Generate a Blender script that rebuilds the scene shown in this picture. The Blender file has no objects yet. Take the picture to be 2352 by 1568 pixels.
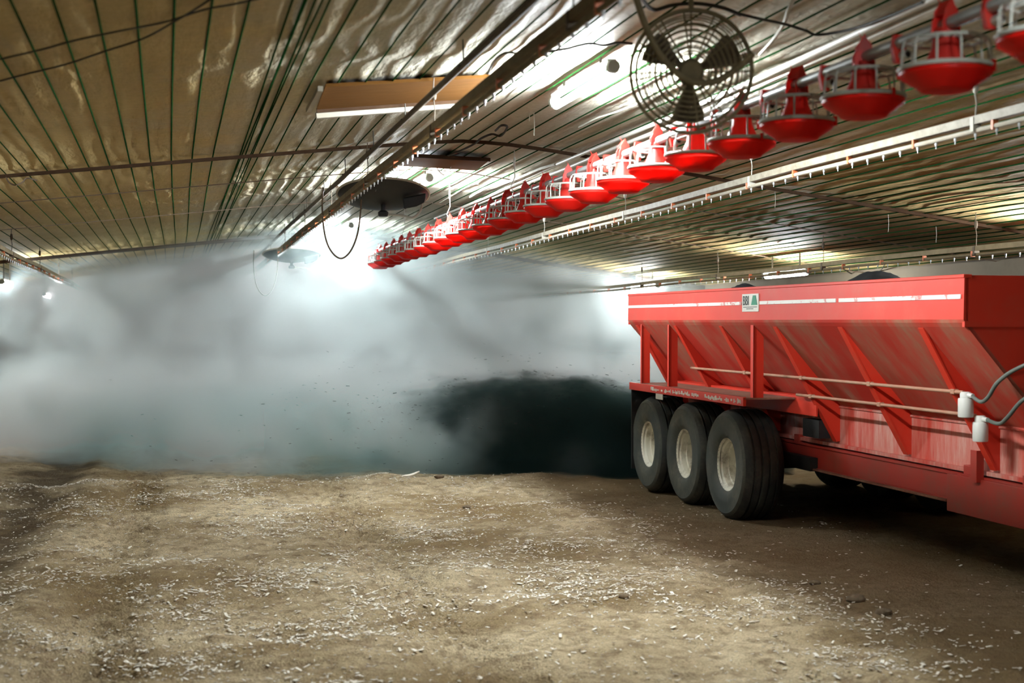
import bpy, math, random
import numpy as np
from mathutils import Vector, Matrix, Euler

random.seed(7)
rng = np.random.default_rng(11)
PI = math.pi
scene = bpy.context.scene
col = scene.collection

# ------------------------------------------------------------------ camera, world, exposure
HC = 1.74                                   # eye height
YAW = math.atan(776 / 3266.7)               # turned right of the house axis (+Y)
PITCH = math.atan(20 / 3266.7)              # a little down
cam_d = bpy.data.cameras.new('camera')
cam_d.sensor_width = 36.0
cam_d.lens = 50.0
cam_d.clip_start = 0.05
cam_d.clip_end = 200
cam_d.dof.use_dof = True
cam_d.dof.focus_distance = 13.0
cam_d.dof.aperture_fstop = 2.2
cam = bpy.data.objects.new('camera', cam_d)
cam.location = (0, 0, HC)
cam.rotation_euler = (PI / 2 - PITCH, 0, -YAW)
col.objects.link(cam)
scene.camera = cam

world = bpy.data.worlds.new('world')
scene.world = world
world.use_nodes = True
wb = world.node_tree.nodes['Background']
wb.inputs[0].default_value = (0.62, 0.72, 0.80, 1)
wb.inputs[1].default_value = 0.08           # daylight at the open end of the house behind the camera

scene.view_settings.view_transform = 'Standard'
scene.view_settings.look = 'None'
scene.view_settings.exposure = 0.45
scene.view_settings.gamma = 1.0
scene.view_settings.use_curve_mapping = False
scene.cycles.use_denoising = True
scene.cycles.max_bounces = 8
scene.cycles.diffuse_bounces = 4
scene.cycles.glossy_bounces = 3
scene.cycles.transmission_bounces = 2
scene.cycles.volume_bounces = 2
scene.cycles.volume_step_rate = 0.3
scene.cycles.adaptive_threshold = 0.03
scene.cycles.volume_max_steps = 256
scene.cycles.caustics_reflective = False
scene.cycles.caustics_refractive = False
scene.cycles.sample_clamp_indirect = 6.0

TUBE_POWER = 790.0                          # emission of the lamp tubes

# ------------------------------------------------------------------ measuring helpers
RX, UP, FW = (cam.rotation_euler.to_matrix() @ Vector(v) for v in ((1, 0, 0), (0, 1, 0), (0, 0, -1)))
FPX = 50 / 36 * 2352


def ray(x, y):
    return FW + RX * ((x - 1176) / FPX) - UP * ((y - 784) / FPX)


def at(x, y, d):
    """point at distance d along the optical axis seen at photo pixel x, y"""
    return Vector((0, 0, HC)) + ray(x, y) * d


RIDGE_X, RIDGE_Z = 2.45, 3.34


def ceil_z(X):
    d = X - RIDGE_X
    s = 0.112 if d < 0 else 0.140
    return RIDGE_Z + 0.035 - s * math.sqrt(d * d + 0.10)


def onceil(x, y, off=0.0):
    r = ray(x, y)
    d = 9.0
    for _ in range(60):
        p = Vector((0, 0, HC)) + r * d
        h = ceil_z(p.x) - off - HC
        d = 0.5 * d + 0.5 * h / max(r.z, 1e-4)
    return Vector((0, 0, HC)) + r * d


def onfloor(x, y):
    r = ray(x, y)
    return Vector((0, 0, HC)) + r * (HC / -r.z)


# ------------------------------------------------------------------ mesh helpers
class MB:
    def __init__(self):
        self.v, self.f = [], []

    def add(self, vs, fs):
        o = len(self.v)
        self.v += [tuple(p) for p in vs]
        self.f += [tuple(i + o for i in f) for f in fs]
        return self

    def box(self, x0, x1, y0, y1, z0, z1):
        return self.add([(x0, y0, z0), (x1, y0, z0), (x1, y1, z0), (x0, y1, z0),
                         (x0, y0, z1), (x1, y0, z1), (x1, y1, z1), (x0, y1, z1)],
                        [(3, 2, 1, 0), (4, 5, 6, 7), (0, 1, 5, 4), (1, 2, 6, 5), (2, 3, 7, 6), (3, 0, 4, 7)])

    def bar(self, a, b, w, h, up=(0, 0, 1)):
        a, b = Vector(a), Vector(b)
        t = (b - a).normalized()
        u = Vector(up)
        s = t.cross(u)
        if s.length < 1e-4:
            s = t.cross(Vector((1, 0, 0)))
        s.normalize()
        u = s.cross(t)
        P = []
        for c in (a, b):
            for i, j in ((-1, -1), (1, -1), (1, 1), (-1, 1)):
                P.append(c + s * (w / 2 * i) + u * (h / 2 * j))
        return self.add(P, [(3, 2, 1, 0), (4, 5, 6, 7), (0, 1, 5, 4), (1, 2, 6, 5), (2, 3, 7, 6), (3, 0, 4, 7)])

    def tube(self, pts, r, seg=8, closed=False, caps=True):
        pts = [Vector(p) for p in pts]
        n = len(pts)
        rs = r if isinstance(r, (list, tuple)) else [r] * n
        prev = None
        rings = []
        for i, p in enumerate(pts):
            if closed:
                t = pts[(i + 1) % n] - pts[i - 1]
            else:
                t = pts[min(i + 1, n - 1)] - pts[max(i - 1, 0)]
            t.normalize()
            if prev is None:
                s = t.cross(Vector((0, 0, 1)))
                if s.length < 1e-3:
                    s = t.cross(Vector((1, 0, 0)))
            else:
                s = prev - t * prev.dot(t)
            s.normalize()
            prev = s
            b = t.cross(s)
            rings.append([p + (s * math.cos(2 * PI * k / seg) + b * math.sin(2 * PI * k / seg)) * rs[i] for k in range(seg)])
        vs = [q for R_ in rings for q in R_]
        fs = []
        for i in range(n if closed else n - 1):
            j = (i + 1) % n
            for k in range(seg):
                m = (k + 1) % seg
                fs.append((i * seg + k, i * seg + m, j * seg + m, j * seg + k))
        if caps and not closed:
            fs.append(tuple(range(seg))[::-1])
            fs.append(tuple((n - 1) * seg + k for k in range(seg)))
        return self.add(vs, fs)

    def ring(self, c, R, r, axis='z', seg=40, ts=6):
        c = Vector(c)
        P = []
        for k in range(seg):
            a = 2 * PI * k / seg
            x, y = R * math.cos(a), R * math.sin(a)
            P.append(c + (Vector((x, y, 0)) if axis == 'z' else Vector((0, x, y))))
        return self.tube(P, r, ts, closed=True)

    def lathe(self, prof, c=(0, 0, 0), axis='z', seg=32, a0=0.0, a1=2 * PI, cap=True):
        """prof: (radius, height) pairs turned about an axis through c"""
        c = Vector(c)
        full = abs(a1 - a0 - 2 * PI) < 1e-6
        n = seg if full else seg + 1
        vs = []
        for r, h in prof:
            for k in range(n):
                a = a0 + (a1 - a0) * k / seg
                x, y = r * math.cos(a), r * math.sin(a)
                p = {'z': (x, y, h), 'x': (h, x, y), 'y': (y, h, x)}[axis]
                vs.append(c + Vector(p))
        fs = []
        for i in range(len(prof) - 1):
            for k in range(seg):
                m = (k + 1) % n
                fs.append((i * n + k, i * n + m, (i + 1) * n + m, (i + 1) * n + k))
        if cap and full:
            if prof[0][0] > 1e-5:
                fs.append(tuple(range(n))[::-1])
            if prof[-1][0] > 1e-5:
                fs.append(tuple((len(prof) - 1) * n + k for k in range(n)))
        return self.add(vs, fs)

    def prism(self, poly, a0, a1, plane='xz'):
        """extrude a 2-D polygon: plane xz goes along y, yz along x, xy along z"""
        n = len(poly)
        vs = []
        for t in (a0, a1):
            for u, w in poly:
                vs.append({'xz': (u, t, w), 'yz': (t, u, w), 'xy': (u, w, t)}[plane])
        fs = [tuple(range(n))[::-1], tuple(range(n, 2 * n))]
        for k in range(n):
            m = (k + 1) % n
            fs.append((k, m, n + m, n + k))
        return self.add(vs, fs)

    def mesh(self, name, org=(0, 0, 0), fix=True):
        import bmesh
        me = bpy.data.meshes.new(name)
        o = Vector(org)
        me.from_pydata([Vector(p) - o for p in self.v], [], self.f)
        if fix:
            bm = bmesh.new()
            bm.from_mesh(me)
            bmesh.ops.remove_doubles(bm, verts=bm.verts, dist=1e-5)
            bmesh.ops.recalc_face_normals(bm, faces=bm.faces)
            bm.to_mesh(me)
            bm.free()
        me.update()
        return me

    def build(self, name, mat, parent=None, org=(0, 0, 0), smooth=None, bevel=0.0, fix=True):
        me = self.mesh(name, org, fix)
        me.materials.append(mat)
        o = bpy.data.objects.new(name, me)
        col.objects.link(o)
        if parent is not None:
            o.parent = parent
        else:
            o.location = org
        if smooth:
            import bmesh
            bm = bmesh.new()
            bm.from_mesh(me)
            for f in bm.faces:
                f.smooth = True
            for e in bm.edges:
                if len(e.link_faces) == 2 and e.calc_face_angle(0) > math.radians(smooth):
                    e.smooth = False
            bm.to_mesh(me)
            bm.free()
        if bevel:
            m = o.modifiers.new('bevel', 'BEVEL')
            m.width = bevel
            m.segments = 2
            m.limit_method = 'ANGLE'
        return o


def tag(o, label=None, cat=None, group=None, kind=None):
    if label:
        o['label'] = label
    if cat:
        o['category'] = cat
    if group:
        o['group'] = group
    if kind:
        o['kind'] = kind
    return o


def empty(name, loc, label, cat, group=None, rot=(0, 0, 0)):
    o = bpy.data.objects.new(name, None)
    col.objects.link(o)
    o.location = loc
    o.rotation_euler = rot
    o.empty_display_size = 0.1
    return tag(o, label, cat, group)


def copy_tree(o, parent=None):
    c = o.copy()
    col.objects.link(c)
    if parent is not None:
        c.parent = parent
    for ch in list(o.children):
        copy_tree(ch, c)
    return c


def catenary(a, b, sag, n=14):
    a, b = Vector(a), Vector(b)
    return [a.lerp(b, i / n) - Vector((0, 0, sag * 4 * (i / n) * (1 - i / n))) for i in range(n + 1)]


def smooth_path(pts, n=6):
    """Catmull-Rom through the given points"""
    P = [Vector(p) for p in pts]
    P = [P[0] * 2 - P[1]] + P + [P[-1] * 2 - P[-2]]
    out = []
    for i in range(1, len(P) - 2):
        for k in range(n):
            t = k / n
            out.append(0.5 * ((2 * P[i]) + (-P[i - 1] + P[i + 1]) * t + (2 * P[i - 1] - 5 * P[i] + 4 * P[i + 1] - P[i + 2]) * t * t
                              + (-P[i - 1] + 3 * P[i] - 3 * P[i + 1] + P[i + 2]) * t ** 3))
    out.append(P[-2])
    return out


# ------------------------------------------------------------------ materials
class NT:
    def __init__(self, name):
        self.m = bpy.data.materials.new(name)
        self.m.use_nodes = True
        self.t = self.m.node_tree
        self.out = self.t.nodes['Material Output']
        self.b = self.t.nodes['Principled BSDF']

    def n(self, kind, **kw):
        nd = self.t.nodes.new(kind)
        for k, v in kw.items():
            if k.startswith('i_'):
                nd.inputs[k[2:].replace('_', ' ')].default_value = v
            else:
                setattr(nd, k, v)
        return nd

    def l(self, a, b):
        self.t.links.new(a, b)

    def noise(self, scale, detail=4, rough=0.55, vec=None, dim='3D'):
        nd = self.n('ShaderNodeTexNoise', noise_dimensions=dim)
        nd.inputs['Scale'].default_value = scale
        nd.inputs['Detail'].default_value = detail
        nd.inputs['Roughness'].default_value = rough
        if vec is not None:
            self.l(vec, nd.inputs['Vector'])
        return nd.outputs['Fac']

    def coords(self, scale=(1, 1, 1), kind='Object', rot=(0, 0, 0)):
        tc = self.n('ShaderNodeTexCoord')
        mp = self.n('ShaderNodeMapping')
        mp.inputs['Scale'].default_value = scale
        mp.inputs['Rotation'].default_value = rot
        self.l(tc.outputs[kind], mp.inputs['Vector'])
        return mp.outputs['Vector']

    def ramp(self, fac, lo, hi):
        r = self.n('ShaderNodeMapRange', clamp=True)
        r.inputs['From Min'].default_value = lo
        r.inputs['From Max'].default_value = hi
        self.l(fac, r.inputs['Value'])
        return r.outputs['Result']

    def mix(self, fac, a, b):
        m = self.n('ShaderNodeMix', data_type='RGBA')
        for s, v in ((m.inputs[0], fac), (m.inputs[6], a), (m.inputs[7], b)):
            if hasattr(v, 'is_output'):
                self.l(v, s)
            elif isinstance(v, (int, float)):
                s.default_value = v
            else:
                s.default_value = (*v, 1)
        return m.outputs[2]

    def math(self, op, a, b=0.0, c=None):
        m = self.n('ShaderNodeMath', operation=op)
        for i, v in enumerate((a, b) if c is None else (a, b, c)):
            if hasattr(v, 'is_output'):
                self.l(v, m.inputs[i])
            else:
                m.inputs[i].default_value = v
        return m.outputs[0]

    def bump(self, h, strength=0.3, dist=0.01):
        b = self.n('ShaderNodeBump')
        b.inputs['Strength'].default_value = strength
        b.inputs['Distance'].default_value = dist
        self.l(h, b.inputs['Height'])
        self.l(b.outputs['Normal'], self.b.inputs['Normal'])


def paint(name, c, dirt=(0.33, 0.22, 0.13), lo=0.55, hi=0.8, amount=0.6, rough=0.5, scale=6.0, stretch=(1, 1, 1), metal=0.0, spec=0.4):
    """one colour with dust or dirt in patches"""
    k = NT(name)
    v = k.coords(stretch)
    f = k.ramp(k.noise(scale, 6, 0.62, v), lo, hi)
    f2 = k.ramp(k.noise(scale * 9, 3, 0.6, v), 0.35, 0.75)
    f = k.math('MULTIPLY', k.math('MULTIPLY', f, k.math('ADD', k.math('MULTIPLY', f2, 0.6), 0.4)), amount)
    base = k.mix(k.ramp(k.noise(scale * 0.4, 3, 0.5, v), 0.3, 0.7), [q * 0.86 for q in c], c)
    k.l(k.mix(f, base, dirt), k.b.inputs['Base Color'])
    k.b.inputs['Roughness'].default_value = rough
    k.b.inputs['Metallic'].default_value = metal
    k.b.inputs['Specular IOR Level'].default_value = spec
    return k.m


def plastic(m, c, f):
    """thin plastic lets light through"""
    t = m.node_tree
    b, out = t.nodes['Principled BSDF'], t.nodes['Material Output']
    tl = t.nodes.new('ShaderNodeBsdfTranslucent')
    tl.inputs['Color'].default_value = (*c, 1)
    mx = t.nodes.new('ShaderNodeMixShader')
    mx.inputs[0].default_value = f
    t.links.new(b.outputs[0], mx.inputs[1])
    t.links.new(tl.outputs[0], mx.inputs[2])
    t.links.new(mx.outputs[0], out.inputs['Surface'])


def emit(name, c, s):
    k = NT(name)
    k.b.inputs['Base Color'].default_value = (0.9, 0.9, 0.9, 1)
    k.b.inputs['Emission Color'].default_value = (*c, 1)
    k.b.inputs['Emission Strength'].default_value = s
    return k.m


M = {}
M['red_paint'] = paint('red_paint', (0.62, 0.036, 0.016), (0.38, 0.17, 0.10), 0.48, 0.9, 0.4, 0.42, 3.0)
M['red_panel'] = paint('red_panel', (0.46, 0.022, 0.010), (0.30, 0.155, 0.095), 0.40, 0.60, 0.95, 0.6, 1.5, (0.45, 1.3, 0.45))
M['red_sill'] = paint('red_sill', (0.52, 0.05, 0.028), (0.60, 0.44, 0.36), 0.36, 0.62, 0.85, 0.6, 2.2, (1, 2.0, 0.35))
M['red_frame'] = paint('red_frame', (0.38, 0.030, 0.018), (0.16, 0.08, 0.05), 0.42, 0.7, 0.7, 0.55, 3.0)
M['rusty_deck'] = paint('rusty_deck', (0.20, 0.065, 0.042), (0.30, 0.19, 0.12), 0.35, 0.65, 0.9, 0.8, 5.0)
M['rod_steel'] = paint('rod_steel', (0.44, 0.20, 0.12), (0.40, 0.28, 0.18), 0.4, 0.6, 0.8, 0.55, 8.0)
M['white_stripe'] = paint('white_stripe', (0.78, 0.76, 0.70), (0.50, 0.03, 0.02), 0.57, 0.60, 1.0, 0.5, 7.0, (1, 1, 1.5))
M['sign_white'] = paint('sign_white', (0.66, 0.64, 0.56), (0.4, 0.33, 0.25), 0.5, 0.8, 0.4, 0.5, 8.0)
M['ink_black'] = paint('ink_black', (0.02, 0.03, 0.03), amount=0.1)
M['ink_green'] = paint('ink_green', (0.02, 0.22, 0.12), amount=0.2)
M['rubber'] = paint('rubber', (0.018, 0.021, 0.020), (0.085, 0.078, 0.06), 0.42, 0.68, 0.75, 0.75, 3.5)
M['rubber_side'] = paint('rubber_side', (0.040, 0.048, 0.042), (0.12, 0.11, 0.08), 0.40, 0.66, 0.8, 0.7, 3.0)
M['rim_cream'] = paint('rim_cream', (0.74, 0.71, 0.58), (0.15, 0.10, 0.055), 0.50, 0.62, 0.9, 0.5, 5.0)
M['black'] = paint('black', (0.012, 0.012, 0.012), (0.05, 0.045, 0.035), 0.5, 0.8, 0.5, 0.7, 4.0)
M['heap'] = paint('heap', (0.012, 0.014, 0.017), (0.03, 0.032, 0.034), 0.4, 0.7, 0.6, 0.95, 9.0)
M['filter_white'] = paint('filter_white', (0.66, 0.66, 0.60), (0.40, 0.30, 0.22), 0.5, 0.75, 0.5, 0.4, 9.0)
M['hose_grey'] = paint('hose_grey', (0.11, 0.13, 0.11), (0.2, 0.17, 0.12), 0.5, 0.8, 0.4, 0.5, 9.0)
M['steel'] = paint('steel', (0.30, 0.29, 0.27), (0.24, 0.18, 0.11), 0.42, 0.7, 0.7, 0.45, 9.0, metal=0.6)
M['galv_tube'] = paint('galv_tube', (0.36, 0.38, 0.38), (0.26, 0.21, 0.15), 0.5, 0.8, 0.5, 0.38, 6.0, metal=0.3)
M['pan_red'] = paint('pan_red', (0.92, 0.020, 0.012), (0.40, 0.12, 0.07), 0.6, 0.85, 0.25, 0.42, 9.0, spec=0.2)
M['hood_red'] = paint('hood_red', (0.66, 0.035, 0.025), (0.38, 0.17, 0.11), 0.45, 0.75, 0.5, 0.45, 9.0)
plastic(M['pan_red'], (1.0, 0.03, 0.02), 0.5)
plastic(M['hood_red'], (1.0, 0.06, 0.04), 0.45)
M['grill_grey'] = paint('grill_grey', (0.46, 0.48, 0.43), (0.26, 0.22, 0.15), 0.45, 0.7, 0.7, 0.5, 9.0)
M['rail'] = paint('rail', (0.30, 0.27, 0.20), (0.13, 0.10, 0.06), 0.36, 0.62, 0.9, 0.6, 14.0)
M['rail_dirty'] = paint('rail_dirty', (0.24, 0.19, 0.11), (0.12, 0.09, 0.05), 0.4, 0.7, 0.8, 0.8, 12.0, spec=0.15)
M['water_pipe'] = paint('water_pipe', (0.40, 0.365, 0.29), (0.30, 0.24, 0.16), 0.45, 0.7, 0.7, 0.5, 10.0)
M['nipple'] = paint('nipple', (0.60, 0.62, 0.63), amount=0.2, rough=0.3, metal=0.3)
M['clip_orange'] = paint('clip_orange', (0.62, 0.16, 0.05), (0.35, 0.2, 0.1), 0.5, 0.7, 0.6)
M['dark_pipe'] = paint('dark_pipe', (0.10, 0.075, 0.05), (0.17, 0.13, 0.09), 0.4, 0.7, 0.7, 0.8, 9.0)
M['cord_green'] = paint('cord_green', (0.008, 0.045, 0.012), (0.02, 0.035, 0.012), 0.4, 0.7, 0.7, 1.0, 5.0, spec=0.0)
M['cable_black'] = paint('cable_black', (0.025, 0.024, 0.02), (0.10, 0.08, 0.05), 0.4, 0.7, 0.6, 0.7, 9.0)
M['cable_brown'] = paint('cable_brown', (0.15, 0.10, 0.065), (0.2, 0.15, 0.1), 0.4, 0.7, 0.6, 0.7, 9.0)
M['rope_white'] = paint('rope_white', (0.55, 0.53, 0.46), (0.3, 0.25, 0.17), 0.45, 0.7, 0.6, 0.8, 12.0)
M['conduit'] = paint('conduit', (0.66, 0.64, 0.58), (0.36, 0.29, 0.19), 0.48, 0.72, 0.6, 0.5, 4.0)
M['timber'] = paint('timber', (0.055, 0.030, 0.018), (0.10, 0.065, 0.04), 0.4, 0.7, 0.7, 0.95, 5.0, spec=0.03)
M['plywood'] = paint('plywood', (0.155, 0.068, 0.016), (0.20, 0.115, 0.045), 0.5, 0.75, 0.5, 0.9, 9.0, (1, 6, 1), spec=0.05)
M['lip_white'] = paint('lip_white', (0.46, 0.42, 0.34), (0.36, 0.30, 0.21), 0.45, 0.75, 0.6, 0.6, 6.0)
M['dish_black'] = paint('dish_black', (0.022, 0.023, 0.025), (0.06, 0.05, 0.035), 0.5, 0.8, 0.5, 0.55, 5.0, metal=0.2)
M['dish_top'] = paint('dish_top', (0.52, 0.50, 0.44), (0.36, 0.3, 0.2), 0.4, 0.7, 0.6, 0.5, 5.0)
M['fan_wire'] = paint('fan_wire', (0.21, 0.17, 0.095), (0.30, 0.245, 0.145), 0.4, 0.65, 0.8, 0.85, 14.0)
M['fan_blade'] = paint('fan_blade', (0.11, 0.085, 0.06), (0.34, 0.27, 0.17), 0.35, 0.65, 0.8, 0.75, 7.0)
M['lamp_body'] = paint('lamp_body', (0.62, 0.62, 0.58), (0.35, 0.3, 0.22), 0.5, 0.8, 0.5)
M['lamp_cap'] = paint('lamp_cap', (0.22, 0.22, 0.20), (0.2, 0.17, 0.12), 0.5, 0.8, 0.5)
M['tube'] = emit('lamp_tube', (0.90, 0.97, 1.0), TUBE_POWER)
M['tube_dusty'] = emit('lamp_tube_dusty', (0.86, 0.97, 1.0), TUBE_POWER * 0.58)
M['tube_half'] = emit('lamp_tube_half', (0.90, 0.97, 1.0), TUBE_POWER * 0.45)
M['tube_weak'] = emit('lamp_tube_weak', (0.90, 0.97, 1.0), TUBE_POWER * 0.30)
M['tube_faint'] = emit('lamp_tube_faint', (0.90, 0.97, 1.0), TUBE_POWER * 0.12)
M['wall'] = paint('wall', (0.15, 0.12, 0.08), (0.09, 0.07, 0.045), 0.4, 0.7, 0.7, 0.85, 2.0)
M['shavings'] = paint('shavings', (0.85, 0.80, 0.70), (0.48, 0.38, 0.26), 0.4, 0.6, 0.7, 0.85, 1.5)
M['clod'] = paint('clod', (0.12, 0.085, 0.05), (0.3, 0.24, 0.16), 0.45, 0.7, 0.7, 0.95, 14.0)
M['flying'] = paint('flying', (0.02, 0.022, 0.022), amount=0.1)


def ceiling_mat():
    k = NT('ceiling_tarp')
    v = k.coords((1, 1, 1))
    stain = k.ramp(k.noise(0.8, 6, 0.62, v), 0.35, 0.68)
    c = k.mix(stain, (0.70, 0.535, 0.25), (0.54, 0.395, 0.175))
    # the tarp turns paler and greyer in a band along the ridge
    tc = k.n('ShaderNodeTexCoord')
    sx = k.n('ShaderNodeSeparateXYZ')
    k.l(tc.outputs['Object'], sx.inputs[0])
    mid_ = k.ramp(k.math('ABSOLUTE', k.math('SUBTRACT', k.math('ADD', sx.outputs['X'], k.math('MULTIPLY', stain, 0.8)), 2.9)), 2.5, 1.4)
    c = k.mix(k.math('MULTIPLY', mid_, 0.85), c, (0.62, 0.61, 0.54))
    fine = k.ramp(k.noise(22, 5, 0.65, v), 0.4, 0.75)
    c = k.mix(k.math('MULTIPLY', fine, 0.30), c, (0.26, 0.20, 0.09))
    k.l(c, k.b.inputs['Base Color'])
    k.b.inputs['Roughness'].default_value = 0.62
    k.b.inputs['Specular IOR Level'].default_value = 0.12
    w1 = k.noise(3.0, 6, 0.6, k.coords((2.4, 0.55, 1), rot=(0, 0, 0.2)))
    w2 = k.noise(16.0, 4, 0.6, k.coords((0.7, 2.0, 1), rot=(0, 0, 0.5)))
    k.bump(k.math('ADD', w1, k.math('MULTIPLY', w2, 0.22)), 0.75, 0.06)
    return k.m


def floor_mat():
    k = NT('litter_floor')
    v = k.coords((1, 1, 1))
    tc = k.n('ShaderNodeTexCoord')
    sx = k.n('ShaderNodeSeparateXYZ')
    k.l(tc.outputs['Object'], sx.inputs[0])
    big = k.noise(0.55, 5, 0.6, v)
    c = k.mix(k.ramp(big, 0.38, 0.62), (0.33, 0.235, 0.115), (0.82, 0.675, 0.44))
    mid = k.noise(7.0, 6, 0.7, v)
    c = k.mix(k.math('MULTIPLY', k.ramp(mid, 0.46, 0.64), 0.75), c, (0.23, 0.155, 0.088))
    # damp brown litter beside the spreader, with the feeder line's shadow painted in
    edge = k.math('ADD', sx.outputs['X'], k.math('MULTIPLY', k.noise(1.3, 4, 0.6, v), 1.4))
    moist_shadow = k.ramp(edge, 4.35, 5.0)
    c = k.mix(k.math('MULTIPLY', moist_shadow, 0.82), c, (0.15, 0.098, 0.046))
    # dark rut by the left wall
    rut = k.ramp(k.math('ABSOLUTE', k.math('ADD', edge, 0.75)), 0.55, 0.1)
    c = k.mix(k.math('MULTIPLY', rut, 0.85), c, (0.08, 0.055, 0.03))
    fl = k.n('ShaderNodeTexVoronoi', feature='F1')
    fl.inputs['Scale'].default_value = 55
    k.l(k.coords((1, 0.8, 1)), fl.inputs['Vector'])
    fleck = k.ramp(fl.outputs['Distance'], 0.22, 0.12)
    patch = k.math('MULTIPLY', k.ramp(k.noise(1.6, 5, 0.65, v), 0.42, 0.62), k.math('SUBTRACT', 1.0, k.math('MULTIPLY', moist_shadow, 0.85)))
    c = k.mix(k.math('MULTIPLY', k.math('MULTIPLY', fleck, patch), 0.8), c, (0.82, 0.75, 0.63))
    grain = k.noise(70, 4, 0.7, v)
    c = k.mix(k.math('MULTIPLY', k.ramp(grain, 0.48, 0.66), 0.6), c, (0.17, 0.12, 0.07))
    k.l(c, k.b.inputs['Base Color'])
    k.b.inputs['Roughness'].default_value = 0.95
    k.b.inputs['Specular IOR Level'].default_value = 0.1
    k.bump(k.math('ADD', k.noise(26, 5, 0.7, v), k.math('MULTIPLY', grain, 0.5)), 1.0, 0.05)
    return k.m


M['ceiling'] = ceiling_mat()
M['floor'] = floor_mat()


def grid_mesh(name, xs, ys, Z, mat):
    nx, ny = len(xs), len(ys)
    XX, YY = np.meshgrid(xs, ys)
    co = np.stack([XX, YY, Z], -1).reshape(-1, 3)
    i = np.arange((ny - 1) * (nx - 1))
    r, c = i // (nx - 1), i % (nx - 1)
    a = r * nx + c
    quads = np.stack([a, a + 1, a + nx + 1, a + nx], -1)
    me = bpy.data.meshes.new(name)
    me.vertices.add(len(co))
    me.vertices.foreach_set('co', co.ravel())
    me.loops.add(quads.size)
    me.loops.foreach_set('vertex_index', quads.ravel())
    me.polygons.add(len(quads))
    me.polygons.foreach_set('loop_start', np.arange(0, quads.size, 4))
    me.polygons.foreach_set('loop_total', np.full(len(quads), 4))
    me.polygons.foreach_set('use_smooth', np.ones(len(quads), bool))
    me.update(calc_edges=True)
    me.validate()
    me.materials.append(mat)
    o = bpy.data.objects.new(name, me)
    col.objects.link(o)
    return o


def vnoise(X, Y, s, seed):
    """smooth value noise on numpy arrays"""
    g = np.random.default_rng(seed).random((256, 256))
    x, y = X / s + 1000, Y / s + 1000
    xi, yi = np.floor(x).astype(int), np.floor(y).astype(int)
    fx, fy = x - xi, y - yi
    fx, fy = fx * fx * (3 - 2 * fx), fy * fy * (3 - 2 * fy)
    a, b = g[xi % 256, yi % 256], g[(xi + 1) % 256, yi % 256]
    c, d = g[xi % 256, (yi + 1) % 256], g[(xi + 1) % 256, (yi + 1) % 256]
    return (a * (1 - fx) + b * fx) * (1 - fy) + (c * (1 - fx) + d * fx) * fy - 0.5


# ------------------------------------------------------------------ the house
WL, WR, YB, YF = -3.75, 8.55, -4.0, 44.0


def floor_h(X, Y):
    h = 0.05 * vnoise(X, Y, 1.7, 1) + 0.035 * vnoise(X, Y, 0.6, 2) + 0.030 * vnoise(X, Y, 0.22, 3) + 0.026 * vnoise(X, Y, 0.11, 4) + 0.014 * vnoise(X, Y, 0.055, 8)
    for tx, w in ((-0.42, 0.28), (1.62, 0.30)):                          # tractor tracks with lug marks
        d = (X - tx - 0.05 * np.sin(Y * 0.5)) / w
        band = np.exp(-d ** 4)
        h = h - band * (0.034 + 0.022 * np.sin(2 * PI * (Y + 0.35 * np.abs(d)) / 0.17) * (0.5 + vnoise(X, Y, 0.5, 5) + 0.5))
    d = (X + 1.45) / 0.40                                                # rut near the left drinker
    h = h - 0.06 * np.exp(-d ** 2) + 0.03 * np.exp(-((X + 0.95) / 0.22) ** 2)
    crest = np.exp(-((Y - 16.6 - 0.5 * vnoise(X, Y, 0.8, 6)) / 0.5) ** 2) * np.clip((6.2 - X) / 0.8, 0, 1)
    h = h + crest * (0.05 + 0.06 * vnoise(X, Y, 0.35, 7))
    near_tyre = np.exp(-((X - 5.25) / 0.55) ** 2)
    h = h * (1 - 0.85 * near_tyre) - 0.01
    return h


xs = np.concatenate([np.arange(WL - 0.2, 6.0, 0.027), np.arange(6.0, WR + 0.25, 0.06)])
ys = np.concatenate([np.arange(YB, 5.6, 0.2), np.arange(5.6, 18.6, 0.027), np.arange(18.6, YF + 0.3, 0.2)])
XX, YY = np.meshgrid(xs, ys)
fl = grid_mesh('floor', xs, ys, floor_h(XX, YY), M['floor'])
tag(fl, kind='structure')

CORD = 0.158
xs = np.arange(WL - 0.1, WR + 0.12, CORD / 6)
ys = np.arange(YB, YF + 0.2, 0.16)
XX, YY = np.meshgrid(xs, ys)
d = XX - RIDGE_X
prof = RIDGE_Z + 0.035 - np.where(d < 0, 0.112, 0.140) * np.sqrt(d * d + 0.10)
bay = np.abs(np.sin(PI * YY / 1.9))
sag = np.abs(np.sin(PI * XX / CORD)) ** 0.8 * np.where(XX > 3.2, 0.6, 1.0) * (0.004 + 0.010 * (vnoise(XX, YY, 0.9, 21) + 0.5)) * (0.55 + 0.45 * bay)
Zc = prof + 0.012 - sag + 0.035 * vnoise(XX, YY, 1.3, 22) * 0.6 + 0.02 * vnoise(XX, YY * 0.6, 0.32, 23) * 0.7 - 0.016 * (1 - bay) ** 6
ce = grid_mesh('ceiling', xs, ys, Zc + 0.012, M['ceiling'])
tag(ce, kind='structure')

tag(MB().box(WL - 0.12, WL, YB, YF, -0.3, 2.9).build('wall_left', M['wall']), kind='structure')
tag(MB().box(WR, WR + 0.12, YB, YF, -0.3, 2.75).build('wall_right', M['wall']), kind='structure')
tag(MB().box(WL, WR, YF, YF + 0.12, -0.3, 3.6).build('wall_far', M['wall']), kind='structure')

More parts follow.
